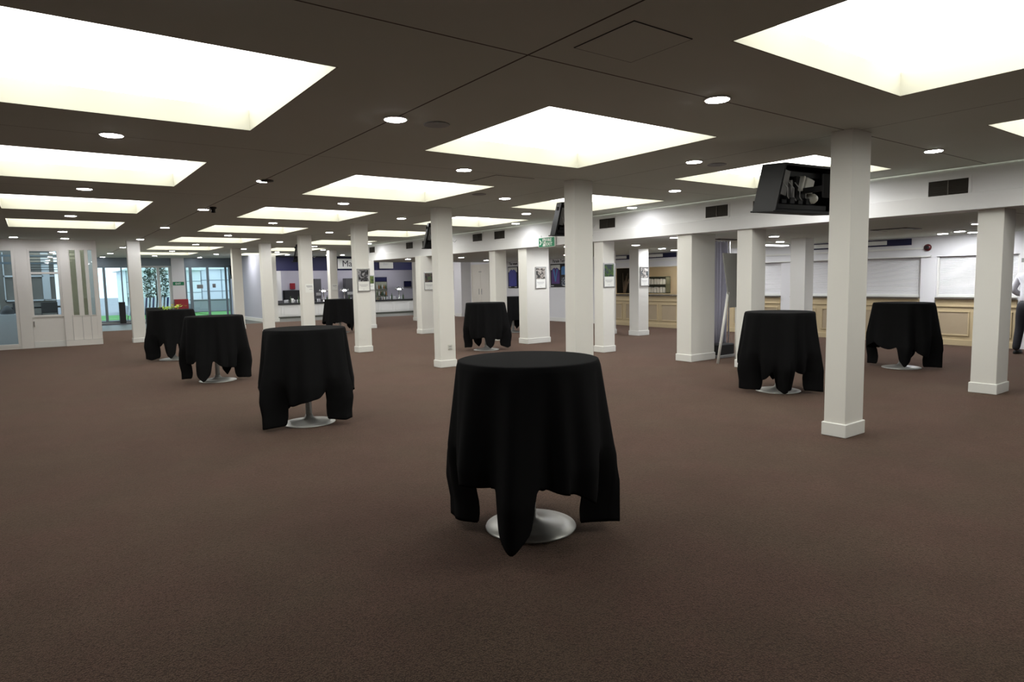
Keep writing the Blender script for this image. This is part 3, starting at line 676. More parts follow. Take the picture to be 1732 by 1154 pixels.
# white sticker on television 2
# ------------------------------------------------------------------ tables with cloths
def cloth_mesh(seed, camdir, tips, hem=.70, n=300, tiplen=1.03, r0=.43):
    rnd = random.Random(seed)
    wid = [a[1] if isinstance(a, tuple) else .95 for a in tips]; tips = [math.radians(a[0] if isinstance(a, tuple) else a) % (2 * PI) for a in tips]
    ph = [(rnd.randint(7, 9), rnd.uniform(0, 6.28), .5), (rnd.randint(11, 14), rnd.uniform(0, 6.28), .35), (rnd.randint(17, 22), rnd.uniform(0, 6.28), .22)]
    tl = [tiplen + rnd.uniform(-.05, .015) for _ in tips]; tw = [w_ * rnd.uniform(.94, 1.06) for w_ in wid]; tb = [rnd.uniform(-.04, .04) for _ in tips]
    Hh = 1.052
    K = 46; V = [(0, 0, Hh)]; Fc = []
    rings_top = [.10, .2, .3, .38, .418, .4255]
    zt = [Hh, Hh, Hh, Hh, Hh - .0005, Hh - .003]
    prof = []
    for k in range(n):
        th = 2 * PI * k / n
        # distance to tips
        g = 0; hemv = 0; side = 0
        L = hem + .055 * math.sin(th * 2 + ph[0][1]) + .03 * math.sin(th * 5 + ph[1][1])
        bulge = 0; notch = 0; tuck = 0; slant = 0
        for ti, (a, l, w, b) in enumerate(zip(tips, tl, tw, tb)):
            dd = (th - a + PI) % (2 * PI) - PI
            hwid = .225 * w
            x = abs(dd + b * .5) / hwid
            if x < 1.0:
                # near vertical sides, pointed end
                e = 1 - ((.45 if w < 1.1 else .25) * x if w < 1.25 else .10 * x)
                e *= 1 - max(0, (x - .86) / .14) ** 1.5
                L = max(L, L + (l - L) * e)
            bulge += math.exp(-(dd / .22) ** 2) * (.06 if ti == 0 else .035); rel = (camdir - a + PI) % (2 * PI) - PI; sl = (1 if rel > 0 else -1) if .75 < abs(rel) < 2.3 and w > 1.1 else 0
            xs2 = (dd) / (.225 * w); q_ = -sl * .13 * xs2 * math.exp(-.35 * xs2 ** 6) if abs(xs2) < 3 else 0; slant += q_ * (.35 if q_ > 0 else 1); tuck = max(tuck, math.exp(-(dd / .35) ** 4) * (.0 if ti == 0 or sl else .30))
            notch += math.exp(-((abs(dd) - .36) / .14) ** 2) * .05
            L += .05 * math.exp(-((abs(dd) - .5) / .25) ** 2)
        prof.append((th, L, bulge, notch, tuck, slant))
    # smooth lengths slightly
    Ls = [p[1] for p in prof]
    for _ in range(2): Ls = [(Ls[i - 1] + 2 * Ls[i] + Ls[(i + 1) % n]) / 4 for i in range(n)]
    for r, z in zip(rings_top, zt):
        for k in range(n): th = prof[k][0]; V.append((r * math.cos(th), r * math.sin(th), z))
    for q in range(1, K + 1):
        u = q / K
        for k in range(n):
            th, _, bulge, notch, tuck, slant = prof[k]; L = Ls[k]; d = L * u
            s = min(1, d / .75); fold = sum(a * math.cos(m * th + p) for m, p, a in ph)
            amp = .005 + .040 * s
            r = r0 + .012 * min(1, d / .03) * 0 + .085 * s + bulge * s ** 1.1 - notch * s + amp * fold * min(1, d / .08) - tuck * max(0, d - .70) + slant * min(1, max(0, (d - .52) / .25)) - (.05 * min(1, max(0, (d - .6) / .3)) if slant else 0)
            # drape edge: quarter round
            e = .018
            if d < e * 1.57:
                a = d / e; rr = r0 - .0045 + e * math.sin(a) - .013; z = Hh - .003 - e * (1 - math.cos(a)); r = rr + amp * fold * .2 * a / 1.57
            else: z = Hh - .003 - e - (d - e * 1.57) * .992; r = r + 0.0
            if z < .012: z = .012; 
            V.append((r * math.cos(th), r * math.sin(th), z))
    for k in range(n): Fc.append((0, 1 + k, 1 + (k + 1) % n))
    R = len(rings_top) + K
    for q in range(R - 1):
        for k in range(n):
            k2 = (k + 1) % n; Fc.append((1 + q * n + k, 1 + (q + 1) * n + k, 1 + (q + 1) * n + k2, 1 + q * n + k2))
    mb = MB().add(V, Fc, 0, True); me = mb.mesh('tablecloth', M['cloth']); return me
def table_parts(t):
    MB().lathe([(.425, 1.014), (.43, 1.018), (.43, 1.036), (.425, 1.040)], 48).build('tabletop', M['laminate'], t)
    MB().lathe([(.034, .03), (.032, 1.015)], 20).build('pole', M['silver'], t)
    MB().lathe([(.12, 1.0), (.12, 1.012)], 20).build('top_plate', M['silver'], t)
    MB().lathe([(.275, 0), (.283, .004), (.28, .012), (.20, .028), (.08, .045), (.045, .07), (.036, .10)], 56).build('base_disc', M['silver'], t)
tabs = [((2.402, 3.128), [-137, (-48, 1.4), (42, 1.2), (142, 1.5)], 'nearest tall round table', 'black cloth on the nearest table, pointed corner hanging to the floor', 1),
        ((2.37, 7.09), [(-160, 1.3), (-62, 1.25), 35, 100], 'tall round table left of centre, second in the left line', 'black cloth on the second table of the left line', 2),
        ((2.32, 11.29), [-122, (-35, 1.3), 60, (165, 1.25)], 'tall round table in the left line, third from the camera', 'black cloth on the third table of the left line', 3),
        ((2.31, 15.31), [-105, (-158, 1.2), 60, -20], 'tall round table in the left line under the yellow flowers', 'black cloth on the table carrying yellow flowers', 4),
        ((7.9, 4.84), [(-200, 1.4), (-140, 1.3), (-78, 1.45), 40], 'tall round table left of the nearest slim column', 'black cloth on the table left of the nearest slim column', 5),
        ((11.26, 4.74), [(100, 1.3), -152, (-78, 1.3), 10], 'tall round table right of the nearest slim column, before the shutters', 'black cloth on the table right of the nearest slim column', 6),
        ((8.05, 12.0), [-115, (-50, 1.2), 80, (165, 1.3)], 'tall round table just behind the nearest table, before the pillars', 'black cloth on the table before the thick pillars', 7),
        ((11.4, 15.54), [-140, -50, 40, 130], 'tall round table half hidden by the thick pillar, below the blue silk poster', 'black cloth on the table below the royal blue silk poster', 8),
        ((7.71, 19.7), [-150, -60, 30, 120], 'furthest tall round table, before the far bar', 'black cloth on the furthest table before the bar', 9)]
T0 = None
for (c, tips, lab, cl, sd) in tabs:
    lab = 'silver-based ' + lab
    if T0 is None: T0 = thing('poseur_table', (c[0], c[1], 0), lab, 'table', 'tall round cocktail tables'); table_parts(T0)
    else: dup(T0, (c[0], c[1], 0), 0, lab)
    o = bpy.data.objects.new('tablecloth', cloth_mesh(sd, math.atan2(-c[1], -c[0]), tips)); C.objects.link(o); o.location = (c[0], c[1], 0)
    tag(o, cl, 'tablecloth', 'black cloths on the tall tables')
    sm = o.modifiers.new('thickness', 'SOLIDIFY'); sm.thickness = .0025; sm.offset = 1

# flowers on the fourth table
t = thing('flower_bouquet', (2.35, 15.2, 1.06), 'bunch of yellow flowers and lime leaves lying on a black table', 'flowers', rz=.7)
rnd = random.Random(3)
lf = MB()
for q in range(46):
    x = rnd.uniform(-.34, .22); y = rnd.uniform(-.08, .08); a = rnd.uniform(-.8, .8); l = rnd.uniform(.06, .13)
    mx = Matrix.Translation((x, y, .01 + rnd.uniform(0, .05))) @ Matrix.Rotation(a, 4, 'Z') @ Matrix.Rotation(rnd.uniform(-.6, .1), 4, 'Y')
    lf.add([(-l / 2, 0, 0), (0, .016, .004), (l / 2, 0, .01), (0, -.016, .004)], [(0, 1, 2, 3), (3, 2, 1, 0)], mx=mx)
tag(lf.build('leaves', M['lime'], t), 'lime green leaves')
st = MB()
for q in range(9): y = rnd.uniform(-.04, .04); st.tube([(-.38, y * .5, .012), (-.1, y, .02), (.15, y * 1.6, .05)], .004, 5)
st.build('stems', M['leaf'], t)
for q in range(13):
    x = rnd.uniform(-.05, .26); y = rnd.uniform(-.1, .1); z = .04 + rnd.uniform(0, .055); fl = MB()
    for k in range(7):
        a = k * 2 * PI / 7; fl.add([(0, 0, 0), (.018 * math.cos(a - .35), .018 * math.sin(a - .35), .008), (.036 * math.cos(a), .036 * math.sin(a), .014), (.018 * math.cos(a + .35), .018 * math.sin(a + .35), .008)], [(0, 1, 2, 3), (3, 2, 1, 0)])
    fl.lathe([(.009, 0), (.010, .008), (.004, .013)], 8)
    o = fl.build('blossom', M['yellow'], t); o.location = (x, y, z); o.rotation_euler = (rnd.uniform(-.6, .6), rnd.uniform(-.6, .6), 0)

# ------------------------------------------------------------------ ceiling bits
sp0 = None
for k, (X, Y, lab) in enumerate([(2.79, 4.82, 'flush grey round ceiling speaker left of the middle panel'), (6.52, 4.82, 'flush grey round ceiling speaker right of the middle panel'), (5.5, 8.3, 'flush grey round ceiling speaker near the slim column')]):
    if sp0 is None:
        sp0 = thing('ceiling_speaker', (X, Y, CZ), lab, 'speaker', 'flush ceiling speakers')
        MB().lathe([(.10, 0), (.11, -.004), (.105, -.008), (.092, -.008)], 28).build('speaker_rim', M['grey'], sp0)
        MB().lathe([(.092, -.004), (.05, -.007), (.01, -.008)], 28).build('speaker_grille', M['vent'], sp0)
    else: dup(sp0, (X, Y, CZ), 0, lab)
for X, Y, s, lab in [(2.78, 2.62, .23, 'square flush access hatch beside the joint crossing'), (5.0, 7.0, .3, 'square flush access hatch before the second slim column')]:
    t = thing('access_hatch', (X, Y, CZ), lab, 'hatch', 'ceiling access hatches')
    g = .006
    MB().box(-s, s, -s, -s + g, -.003, 0).box(-s, s, s - g, s, -.003, 0).box(-s, -s + g, -s, s, -.003, 0).box(s - g, s, -s, s, -.003, 0).build('hatch_gap', M['blackmatt'], t)
    MB().box(-s + g, s - g, -s + g, s - g, -.004, 0).build('hatch_board', M['ceiling'], t)
t = thing('smoke_detector', (2.49, 11.7, CZ), 'small dark detector hanging below the ceiling joint', 'detector')
MB().lathe([(.05, 0), (.055, -.02), (.035, -.035), (.03, -.07), (.035, -.09), (.01, -.095)], 18).build('detector_body', M['black'], t)
t = thing('security_camera', (2.44, 8.45, CZ), 'small flat dark ceiling sensor at the end of the joint line', 'sensor')
MB().lathe([(.08, 0), (.08, -.015), (.03, -.025)], 20).build('sensor_body', M['vent'], t)
t = thing('ceiling_diffuser', (12.2, 5.3, LZ), 'flat grey air diffuser in the low ceiling left of the rightmost pillar', 'vent')
MB().box(-.3, .3, -.3, .3, -.012, 0, bev=.004).build('diffuser_plate', M['vent'], t); MB().box(-.2, .2, -.2, .2, -.02, -.012, bev=.004).build('diffuser_core', M['ceiling'], t)
t = thing('ceiling_diffuser', (11.6, 8.3, LZ), 'slim air diffuser in the low ceiling above the grey curtain', 'vent')
MB().box(-.35, .35, -.08, .08, -.012, 0, bev=.003).build('diffuser_plate', M['vent'], t); MB().box(-.3, .3, -.04, .04, -.018, -.012).build('diffuser_core', M['blackmatt'], t)

# ------------------------------------------------------------------ curtain, easel, black box
t = thing('grey_curtain', (10.62, 7.62, 0), 'lilac-grey pleated curtain hanging beside the thick pillar', 'curtain')
n = 70; V = []; Fc = []
for k in range(n + 1):
    u = k / n; x = -.42 + .66 * u; y = .12 + .025 * math.sin(u * 40) + .01 * math.sin(u * 97)
    for z, s in ((.22, 1.25), (.9, 1.0), (2.0, .8), (2.16, .7), (2.2, .75)): V.append((x, .12 + (y - .12) * s + (.02 if z < .3 else 0), z))
for k in range(n):
    for q in range(4): Fc.append((k * 5 + q, (k + 1) * 5 + q, (k + 1) * 5 + q + 1, k * 5 + q + 1))
cu = MB().add(V, Fc, 0, True).build('curtain_fabric', M['curtain'], t); so = cu.modifiers.new('t', 'SOLIDIFY'); so.thickness = .003
MB().tube([(-.46, .12, 2.19), (.27, .12, 2.19)], .012, 10).build('curtain_rail', M['steel'], t)
for x in (-.46, .27): MB().box(x - .012, x + .012, .11, .13, 0, 2.2).build('rail_post', M['steel'], t)
t = thing('storage_box', (10.5, 7.62, 0), 'black storage box with grey base at the foot of the curtain', 'box')
MB().box(-.25, .22, -.14, .10, .05, .26, bev=.02).build('box_body', M['blackmatt'], t); MB().box(-.27, .24, -.16, .12, 0, .055, bev=.01).build('box_base', M['grey'], t)
# leaning display board: white edge strip leans one way, grey board the other
t = thing('display_easel', (9.64, 7.0, 0), 'leaning white easel leg with grey board, right of the curtain', 'easel')
MB().tube([(-.01, .06, 0), (.21, .02, 1.25)], .024, 8).build('easel_leg', M['trimw'], t)
MB().prism([(.235, .98), (.03, 1.93), (.62, 1.93), (.50, .98)], .0, .02, 'y').build('board', M['boardgrey'], t)
MB().tube([(.48, .04, 0), (.45, .02, 1.0)], .018, 8).build('rear_leg', M['trimw'], t)

# ------------------------------------------------------------------ far bar
BY = 30.0
struct(MB().box(7.68, 8.22, 27.80, 27.84, 0, CZ).box(7.66, 8.25, 27.76, 27.80, 0, .14).build('trim_bar_pier', M['trimw']), 'white pier at the left end of the far bar')
t = thing('bar_counter', (8.25, BY, 0), 'long white far bar counter with black top', 'bar')
LB = 17.9 - 8.25
MB().box(0, LB, .05, .55, 0, .62).build('bar_front', M['trimw'], t)
MB().box(0, LB, .0, .7, .62, .69, bev=.01).build('bar_top', M['blackmatt'], t)
pn = MB()
for q in range(12): x = .1 + q * .79; pn.box(x, x + .69, .035, .05, .14, .17).box(x, x + .69, .035, .05, .52, .55).box(x, x + .03, .035, .05, .17, .52).box(x + .66, x + .69, .035, .05, .17, .52)
pn.build('front_mouldings', M['trimw'], t)
MB().box(0, LB, .03, .06, 0, .08).build('kick_strip', M['plinthgrey'], t)
# fascia over the bar
t = thing('bar_fascia', (8.25, BY, 0), 'navy fascia over the far bar', 'fascia')
MB().box(0, 1.25 + .0, 0, .12, 2.16, CZ - .01).box(1.25, LB, 0, .12, 2.16, CZ - .01).build('fascia_board', M['navy'], t)
MB().box(0, 1.17, -.012, 0, CZ - .05, CZ - .012).box(1.17, LB, -.012, 0, CZ - .05, CZ - .012).build('fascia_edge', M['blackmatt'], t)
t = thing('bar_sign', (11.72, BY - .013, 2.24), 'white bar sign starting with Ma beside the far column', 'sign')
MB().box(0, 1.5, -.05, 0, 0, .47, bev=.006).build('sign_board', M['signwhite'], t); MB().box(-.05, 0, -.05, 0, 0, .5).box(0, 1.5, -.05, 0, .47, .5).build('sign_frame', M['blackmatt'], t)
text('letters', 'Main', .42, M['text'], t, facing('-y', (.22, -.052, .10)), .004)
t = thing('bar_sign', (13.86, BY - .013, 2.24), 'cream bar sign with faint lettering over the right half of the bar', 'sign')
MB().box(0, .74, -.05, 0, 0, .44, bev=.006).build('sign_board', M['signcream'], t); text('letters', 'Bar', .2, M['lightgrey'], t, facing('-y', (.2, -.052, .15)), .003)
# back wall of bar
struct(MB().box(8.22, 24, 33.0, 33.2, 0, CZ).build('wall_bar', M['mauve']), 'mauve-grey wall behind the far bar')
struct(MB().box(7.65, 8.22, 27.84, YE, 0, CZ).build('wall_far_left', M['greyblue']), 'blue-grey wall right of the glass entrance')
struct(MB().box(7.63, 7.65, 27.84, YE - .3, 0, .14, bev=.003).build('baseboard_far', M['trimw']))
struct(MB().box(WX + .22, 24, YB, YB + .1, 0, LZ).box(23.9, 24, YB, YE, 0, CZ).box(WX + .22, 23.9, YB, 28.3, LZ + .3, LZ + .35).box(WX + .22, 23.9, 28.3, 28.4, 0, CZ).build('wall_service', M['wall']))
t = thing('wall_speaker', (7.65, 32.2, 2.15), 'black loudspeaker on the blue-grey wall right of the entrance', 'speaker')
MB().prism([(-.22, -.3), (0, -.25), (0, .3), (-.26, .3)], -.13, .13, 'y').build('speaker_cabinet', M['black'], t); MB().box(-.27, -.255, -.11, .11, -.1, .26).build('speaker_grille', M['darkgrey'], t)
t = thing('light_switch', (7.65, 31.0, 1.15), 'small grey switch plate on the blue-grey wall', 'switch')
MB().box(-.02, 0, -.06, .06, -.09, .09, bev=.003).build('switch_plate', M['grey'], t); MB().box(-.025, -.02, -.02, .02, -.04, .04).build('rocker', M['darkgrey'], t)
# behind bar
t = thing('drinks_fridge', (15.0, 32.6, 0), 'tall glass-fronted drinks fridge with navy header at the right of the bar', 'fridge')
MB().box(-.36, .36, -.3, .3, 0, 1.85, bev=.01).build('fridge_body', M['darkgrey'], t); MB().box(-.33, .33, -.32, -.3, 1.62, 1.82).build('header', M['navy'], t)
MB().box(-.32, .32, -.315, -.3, .15, 1.58).build('fridge_door', mat('fridge_interior', (.30, .32, .25), .3), t)
sh = MB()
for z in (.5, .85, 1.2): sh.box(-.32, .32, -.42, -.315, z, z + .015)
sh.build('shelves', M['steel'], t)
bt = None
for r, z in enumerate((.515, .865, 1.215)):
    for q in range(6):
        x = -.25 + q * .1; o = MB().lathe([(.028, 0), (.03, .01), (.03, .13), (.012, .19), (.012, .23)], 8).build('bottle', [M['amber'], M['bottle'], M['glassware']][(q + r) % 3], None, (15.0 + x, 32.235, z)); 
        tag(o, 'small bottle in the drinks fridge, %s shelf, %s from left' % (['lower', 'middle', 'upper'][r], ['first', 'second', 'third', 'fourth', 'fifth', 'sixth'][q]), 'bottle', 'bottles in the drinks fridge')
t = thing('back_bar', (9.5, 32.5, 0), 'black back bar cabinet with glasses at the left of the far bar', 'cabinet')
MB().box(0, 4.4, 0, .45, 0, .75, bev=.006).build('cabinet_body', M['darkgrey'], t); MB().box(.5, 1.7, .1, .45, .75, 1.25, bev=.01).build('upper_box', M['blackmatt'], t)
t = thing('white_pipe_casing', (9.75, 32.78, 0), 'white vertical boxing on the wall behind the bar', 'casing')
MB().box(-.12, .12, -.1, .2, .76, 2.75).build('casing_board', M['trimw'], t)
t = thing('red_box', (10.5, 33.0, 1.45), 'small red box on the wall behind the far bar', 'box')
MB().box(-.12, .12, -.12, 0, -.15, .15, bev=.01).build('box_body', M['red'], t); MB().box(-.1, .1, -.13, -.12, .02, .12).build('box_label', M['red'], t)
for x, w, zz0, zz1, lab, mm in ((11.6, .35, .75, 1.8, 'dark tall dispenser behind the middle of the bar', 'darkgrey'), (13.3, .45, .75, 1.8, 'dark grey machine behind the bar right of the Ma sign', 'darkgrey')):
    t = thing('drinks_dispenser', (x, 32.7, zz0), lab, 'dispenser', 'dispensers behind the bar')
    MB().box(-w / 2, w / 2, -.3, .1, 0, zz1 - zz0, bev=.01).build('dispenser_body', M[mm], t); MB().box(-w / 2 + .05, w / 2 - .05, -.34, -.3, .2, .35, bev=.005).build('nozzle_bar', M['steel'], t)
t = thing('screen_monitor', (16.0 - .9, 32.95, 1.45), 'dark flat screen on the wall at the right of the bar', 'screen')
t.location = (15.2 + .35 + .0, 29.9, 1.45)
t.location = (14.9, 32.95, 1.45); t.location.x = 16.9
MB().box(-.22, .22, -.04, 0, -.16, .16, bev=.004).build('screen_case', M['black'], t); MB().box(-.2, .2, -.045, -.04, -.14, .14).build('screen_face', M['navy'], t)
# beer fonts with lamps
FL = emis('font_lamp', (1, 1, 1), 9)
for k, (x, lab) in enumerate([(11.1, 'chrome beer font with lit arms, middle of the bar'), (12.13, 'chrome beer font with lit arms, right of the far column'), (15.05, 'chrome beer font with lit arms, right part of the bar')]):
    t = thing('beer_font', (x, BY + .3, .69), lab, 'beer font', 'chrome beer fonts on the bar')
    MB().lathe([(.08, 0), (.05, .03), (.035, .1), (.03, .40), (.06, .46), (.03, .55), (.012, .66)], 18).build('font_column', M['chrome'], t)
    MB().tube([(-.21, 0, .5), (-.1, 0, .53), (.1, 0, .53), (.21, 0, .5)], .028, 10).build('font_arm', M['chrome'], t)
    for s in (-.19, -.06, .06, .19): 
        h = MB().tube([(s, -.03, .52), (s, -.04, .58)], [.012, .018], 8).build('tap_handle', M['signwhite'], t)
    MB().lathe([(.0, .0), (.035, .01), (.035, .05), (.0, .06)], 12, mx=Matrix.Translation((-.06, -.045, .47))).lathe([(.0, .0), (.035, .01), (.035, .05), (.0, .06)], 12, mx=Matrix.Translation((.06, -.045, .47))).build('lit_badge', FL, t)
# glasses and bottles on bar
rnd = random.Random(11); cnt = 0
GL = MB().lathe([(.028, 0), (.030, .004), (.038, .14), (.036, .142), (.026, .012)], 10).mesh('glass_mesh', M['glassware'])
BT = MB().lathe([(.034, 0), (.036, .01), (.036, .19), (.014, .25), (.014, .31), (.0, .312)], 10).mesh('bottle_mesh', M['bottle'])
for x0, x1, nn in ((9.25, 10.35, 12), (10.75, 11.0, 3), (11.2, 11.95, 8), (12.3, 12.5, 2), (14.05, 14.95, 9), (15.15, 15.42, 3)):
    for q in range(nn):
        x = x0 + (x1 - x0) * (q + .5) / nn; cnt += 1; isb = cnt % 4 == 0
        o = bpy.data.objects.new('bottle' if isb else 'drinking_glass', BT if isb else GL); C.objects.link(o); o.location = (x, BY + .35 + rnd.uniform(-.12, .2), .69)
        if isb: tag(o, 'dark bottle standing on the far bar top', 'bottle', 'bottles on the far bar')
        else: tag(o, 'clear glass standing on the far bar top', 'glass', 'glasses on the far bar')
t = thing('potted_plant', (14.1, BY + .35, .69), 'small dark green plant on the far bar', 'plant')
MB().lathe([(.06, 0), (.08, .12), (.07, .12)], 14).build('pot', M['darkgrey'], t)
pl = MB()
for q in range(90):
    a = rnd.uniform(0, 6.28); e = rnd.uniform(.1, 1.4); r = rnd.uniform(.06, .2)
    mx = Matrix.Translation((math.cos(a) * math.cos(e) * r, math.sin(a) * math.cos(e) * r, .2 + math.sin(e) * r)) @ Matrix.Rotation(a, 4, 'Z') @ Matrix.Rotation(rnd.uniform(-1, .5), 4, 'Y')
    pl.add([(-.04, 0, 0), (0, .018, 0), (.05, 0, 0), (0, -.018, 0)], [(0, 1, 2, 3), (3, 2, 1, 0)], mx=mx)
pl.build('foliage', M['plant'], t)
t = thing('espresso_cups', (9.62, BY + .3, .69), 'white jug at the left end of the far bar', 'jug')
MB().lathe([(.05, 0), (.06, .02), (.05, .14), (.06, .2), (.05, .2)], 14).build('jug_body', M['signwhite'], t); MB().tube([(.05, 0, .16), (.1, 0, .14), (.1, 0, .07), (.055, 0, .05)], .009, 6).build('jug_handle', M['signwhite'], t)
bpy.data.objects['espresso_cups'].name = 'white_jug'

# ------------------------------------------------------------------ glazed partition at left
GYY = 21.15
struct(MB().box(XL, 1.46, GYY - .02, GYY + .1, 2.66, CZ).build('trim_left_head', M['warmwhite']), 'cream head above the glazed left wall')
def win(name, x0, x1, z0, z1, fw=.05, fm='warmwhite', g='glassr', lab=None, mids=()):
    t = thing(name, (x0, GYY, 0), None, None); struct(t, lab); w = x1 - x0
    fr = MB().box(0, fw, -.04, .06, z0, z1, bev=.004).box(w - fw, w, -.04, .06, z0, z1, bev=.004).box(fw, w - fw, -.04, .06, z1 - fw, z1, bev=.004).box(fw, w - fw, -.04, .06, z0, z0 + fw, bev=.004)
    for z in mids: fr.box(fw, w - fw, -.035, .05, z, z + .05, bev=.003)
    fr.build('window_frame', M[fm], t); MB().box(fw, w - fw, .005, .015, z0 + fw, z1 - fw).build('pane', M[g], t); return t
win('window_1', -3.0, -.33, .06, 2.60, .07, 'warmwhite', 'glassr', 'large glass panel at the left edge')
win('window_6', XL, -3.0, .06, 2.60, .07, 'warmwhite', 'glassr')
struct(MB().box(-3.0, -.05, GYY - .03, GYY + .08, 0, .06).box(XL, -3.0, GYY - .03, GYY + .08, 0, .06).box(-.33, -.07, GYY - .05, GYY + .09, 0, 2.66).box(-.07, 1.46, GYY - .03, GYY + .09, 2.58, 2.66).box(XL, -.33, GYY - .03, GYY + .09, 2.6, 2.66).build('trim_mullion', M['warmwhite']), 'cream posts and rails around the left glazing')
win('window_2', -.07, .62, .80, 2.58, .055, 'warmwhite', 'glassr', 'two-part window with a table and chairs reflected behind', (1.93,))
# panel under window 2, with handle and kick board
t = thing('door_2', (-.07, GYY, 0), None, None); struct(t, 'solid cream lower door leaf under the window')
MB().box(.0, .69, -.02, .04, .16, .80, bev=.004).build('door_panel', M['warmwhite'], t); MB().box(.0, .69, -.035, .04, 0, .16, bev=.004).build('kick_board', M['trimw'], t)
MB().box(.02, .045, -.06, -.02, .56, .70, bev=.004).build('door_handle', M['steel'], t)
struct(MB().box(.62, .82, GYY - .06, GYY + .1, 0, 2.58).box(.99, 1.07, GYY - .04, GYY + .1, .8, 2.58).box(1.19, 1.24, GYY - .04, GYY + .1, .8, 2.58).box(1.36, 1.46, GYY - .04, GYY + .1, 0, 2.66).box(.82, 1.36, GYY - .03, GYY + .1, 0, .8).box(.62, 1.46, GYY - .07, GYY - .03, 0, .15).build('wall_left_panelling', M['warmwhite']), 'cream panelled wall section with slim posts')
struct(MB().box(.80, .806, GYY - .064, GYY - .0, .0, .82).box(1.02, 1.026, GYY - .036, GYY - .02, .15, .8).box(1.22, 1.226, GYY - .036, GYY - .02, .15, .8).box(-.075, -.07, GYY - .04, GYY - .02, 0, .8).box(.62, 1.46, GYY - .072, GYY - .068, .15, .154).build('trim_groove', M['grey']), 'thin dark joints of the cream panelling')
win('window_3', .82, .99, .80, 2.58, .02, 'warmwhite', 'glassr', 'narrow window showing beige boards')
win('window_4', 1.07, 1.19, .80, 2.58, .015, 'warmwhite', 'glassr')
win('window_5', 1.24, 1.36, .80, 2.58, .015, 'warmwhite', 'glassr')
struct(MB().box(1.36, 1.46, GYY + .1, YE, 0, CZ).build('wall_lobby', M['warmwhite']), 'cream side wall towards the far entrance')
# behind the glass: beige wall, louvres, table and chairs
struct(MB().box(.62, 1.36, 23.3, 23.4, 0, CZ).build('wall_beige', M['plasterbeige']))
struct(MB().box(-3.2, .62, 27.0, 27.15, 0, CZ).build('wall_conservatory', mat('conservatory_wall', (.34, .32, .29), .8, noise=(2, .6))))
cg = MB().box(-2.3, -.9, 26.96, 27.0, .9, 2.4).box(-.75, .6, 26.94, 26.98, 1.95, 2.0).box(-.75, .6, 26.94, 26.98, 1.15, 1.2).box(.30, .48, 26.9, 26.98, 1.2, 2.75)
for q in range(4): cg.box(-.75 + q * .34, -.72 + q * .34, 26.94, 26.98, 1.15, 2.75)
struct(cg.build('trim_blind', M['extwhite']))
struct(MB().box(-1.2, -1.12, 24.6, 24.7, 0, 2.7).box(-3.2, 1.36, 24.6, 24.66, 2.3, 2.36).box(-3.2, 1.36, 24.6, 24.66, 2.52, 2.58).build('trim_conservatory', M['alu']))
t = thing('louvre_blind', (.15, 22.6, 2.0), 'dark slatted blind behind the upper window', 'blind')
lb = MB()
for q in range(9): lb.box(-.5, .5, -.03, .03, .0 + q * .07, .014 + q * .07, mx=Matrix.Rotation(.0, 4, 'X'))
lb.build('slats', M['darkgrey'], t); MB().box(-.5, .5, -.04, .04, .64, .69).build('head_rail', M['grey'], t)
t = thing('dining_table', (.1, 24.3, 0), 'dark table behind the two-part window', 'table')
MB().box(-.7, .7, -.4, .4, .98, 1.02, bev=.005).build('tabletop', M['blackmatt'], t)
for x in (-.62, .62):
    for y in (-.34, .34): MB().box(x - .03, x + .03, y - .03, y + .03, 0, .98).build('leg', M['blackmatt'], t)
for k, x in enumerate((-.3, .35)):
    t = thing('dining_chair', (x, 23.6, 0), ['grey chair behind the two-part window, left one', 'grey chair behind the two-part window, right one'][k], 'chair', 'chairs behind the window')
    MB().box(-.2, .2, -.2, .2, .62, .66, bev=.01).build('seat', M['blackmatt'], t); MB().box(-.2, .2, -.22, -.19, .84, 1.16, bev=.01).box(-.2, -.17, -.22, -.19, .66, .84).box(.17, .2, -.22, -.19, .66, .84).build('backrest', M['darkgrey'], t)
    for sx in (-.18, .18):
        for s2 in (-.18, .18): MB().box(sx - .015, sx + .015, s2 - .015, s2 + .015, 0, .62).build('leg', M['blackmatt'], t)
t = thing('grey_lamp_unit', (-.62, 23.0, 0), 'dark bag on a white ledge behind the large left glass', 'bag')
MB().lathe([(.16, .86), (.15, .95), (.06, 1.08), (.02, 1.1)], 14).build('bag_body', M['darkgrey'], t); MB().box(-.4, .4, -.2, .2, 0, .86).build('ledge', M['extwhite'], t)
t.name = 'dark_bag'

# ------------------------------------------------------------------ glass entrance Y=YE
EY = 33.0
def pane(x0, x1, z0, z1): return MB().box(x0, x1, EY + .02, EY + .03, z0, z1)
struct(MB().box(1.46, 7.65, EY - .05, EY + .12, 2.48, CZ).build('trim_entrance_head', M['alu']), 'blue-grey head over the glass entrance')
struct(MB().box(1.46, 7.65, EY - .03, EY + .1, 0, .035).build('trim_threshold', M['alupale']))
def gd(name, xs_, m, lab):
    t = thing(name, (0, 0, 0), None, None); struct(t, lab)
    fr = MB()
    for (x0, x1) in xs_: fr.box(x0, x1, EY - .03, EY + .07, .03, 2.48, bev=.004)
    fr.build('door_frame', M[m], t); a = min(x[0] for x in xs_); b = max(x[1] for x in xs_)
    MB().box(a, b, EY - .025, EY + .06, 2.40, 2.48).box(a, b, EY - .025, EY + .06, .03, .11).build('door_rails', M[m], t)
    pane(a, b, .11, 2.40).build('pane', M['glass'], t); return t
gd('door_3', [(1.95, 2.05), (2.45, 2.55), (3.12, 3.17), (3.38, 3.44), (3.55, 3.6)], 'alu', 'blue-grey framed sliding glass door left of the white column')
gd('door_4', [(3.6, 3.66), (4.50, 4.62), (4.98, 5.09)], 'alupale', 'glass panel right of the white column')
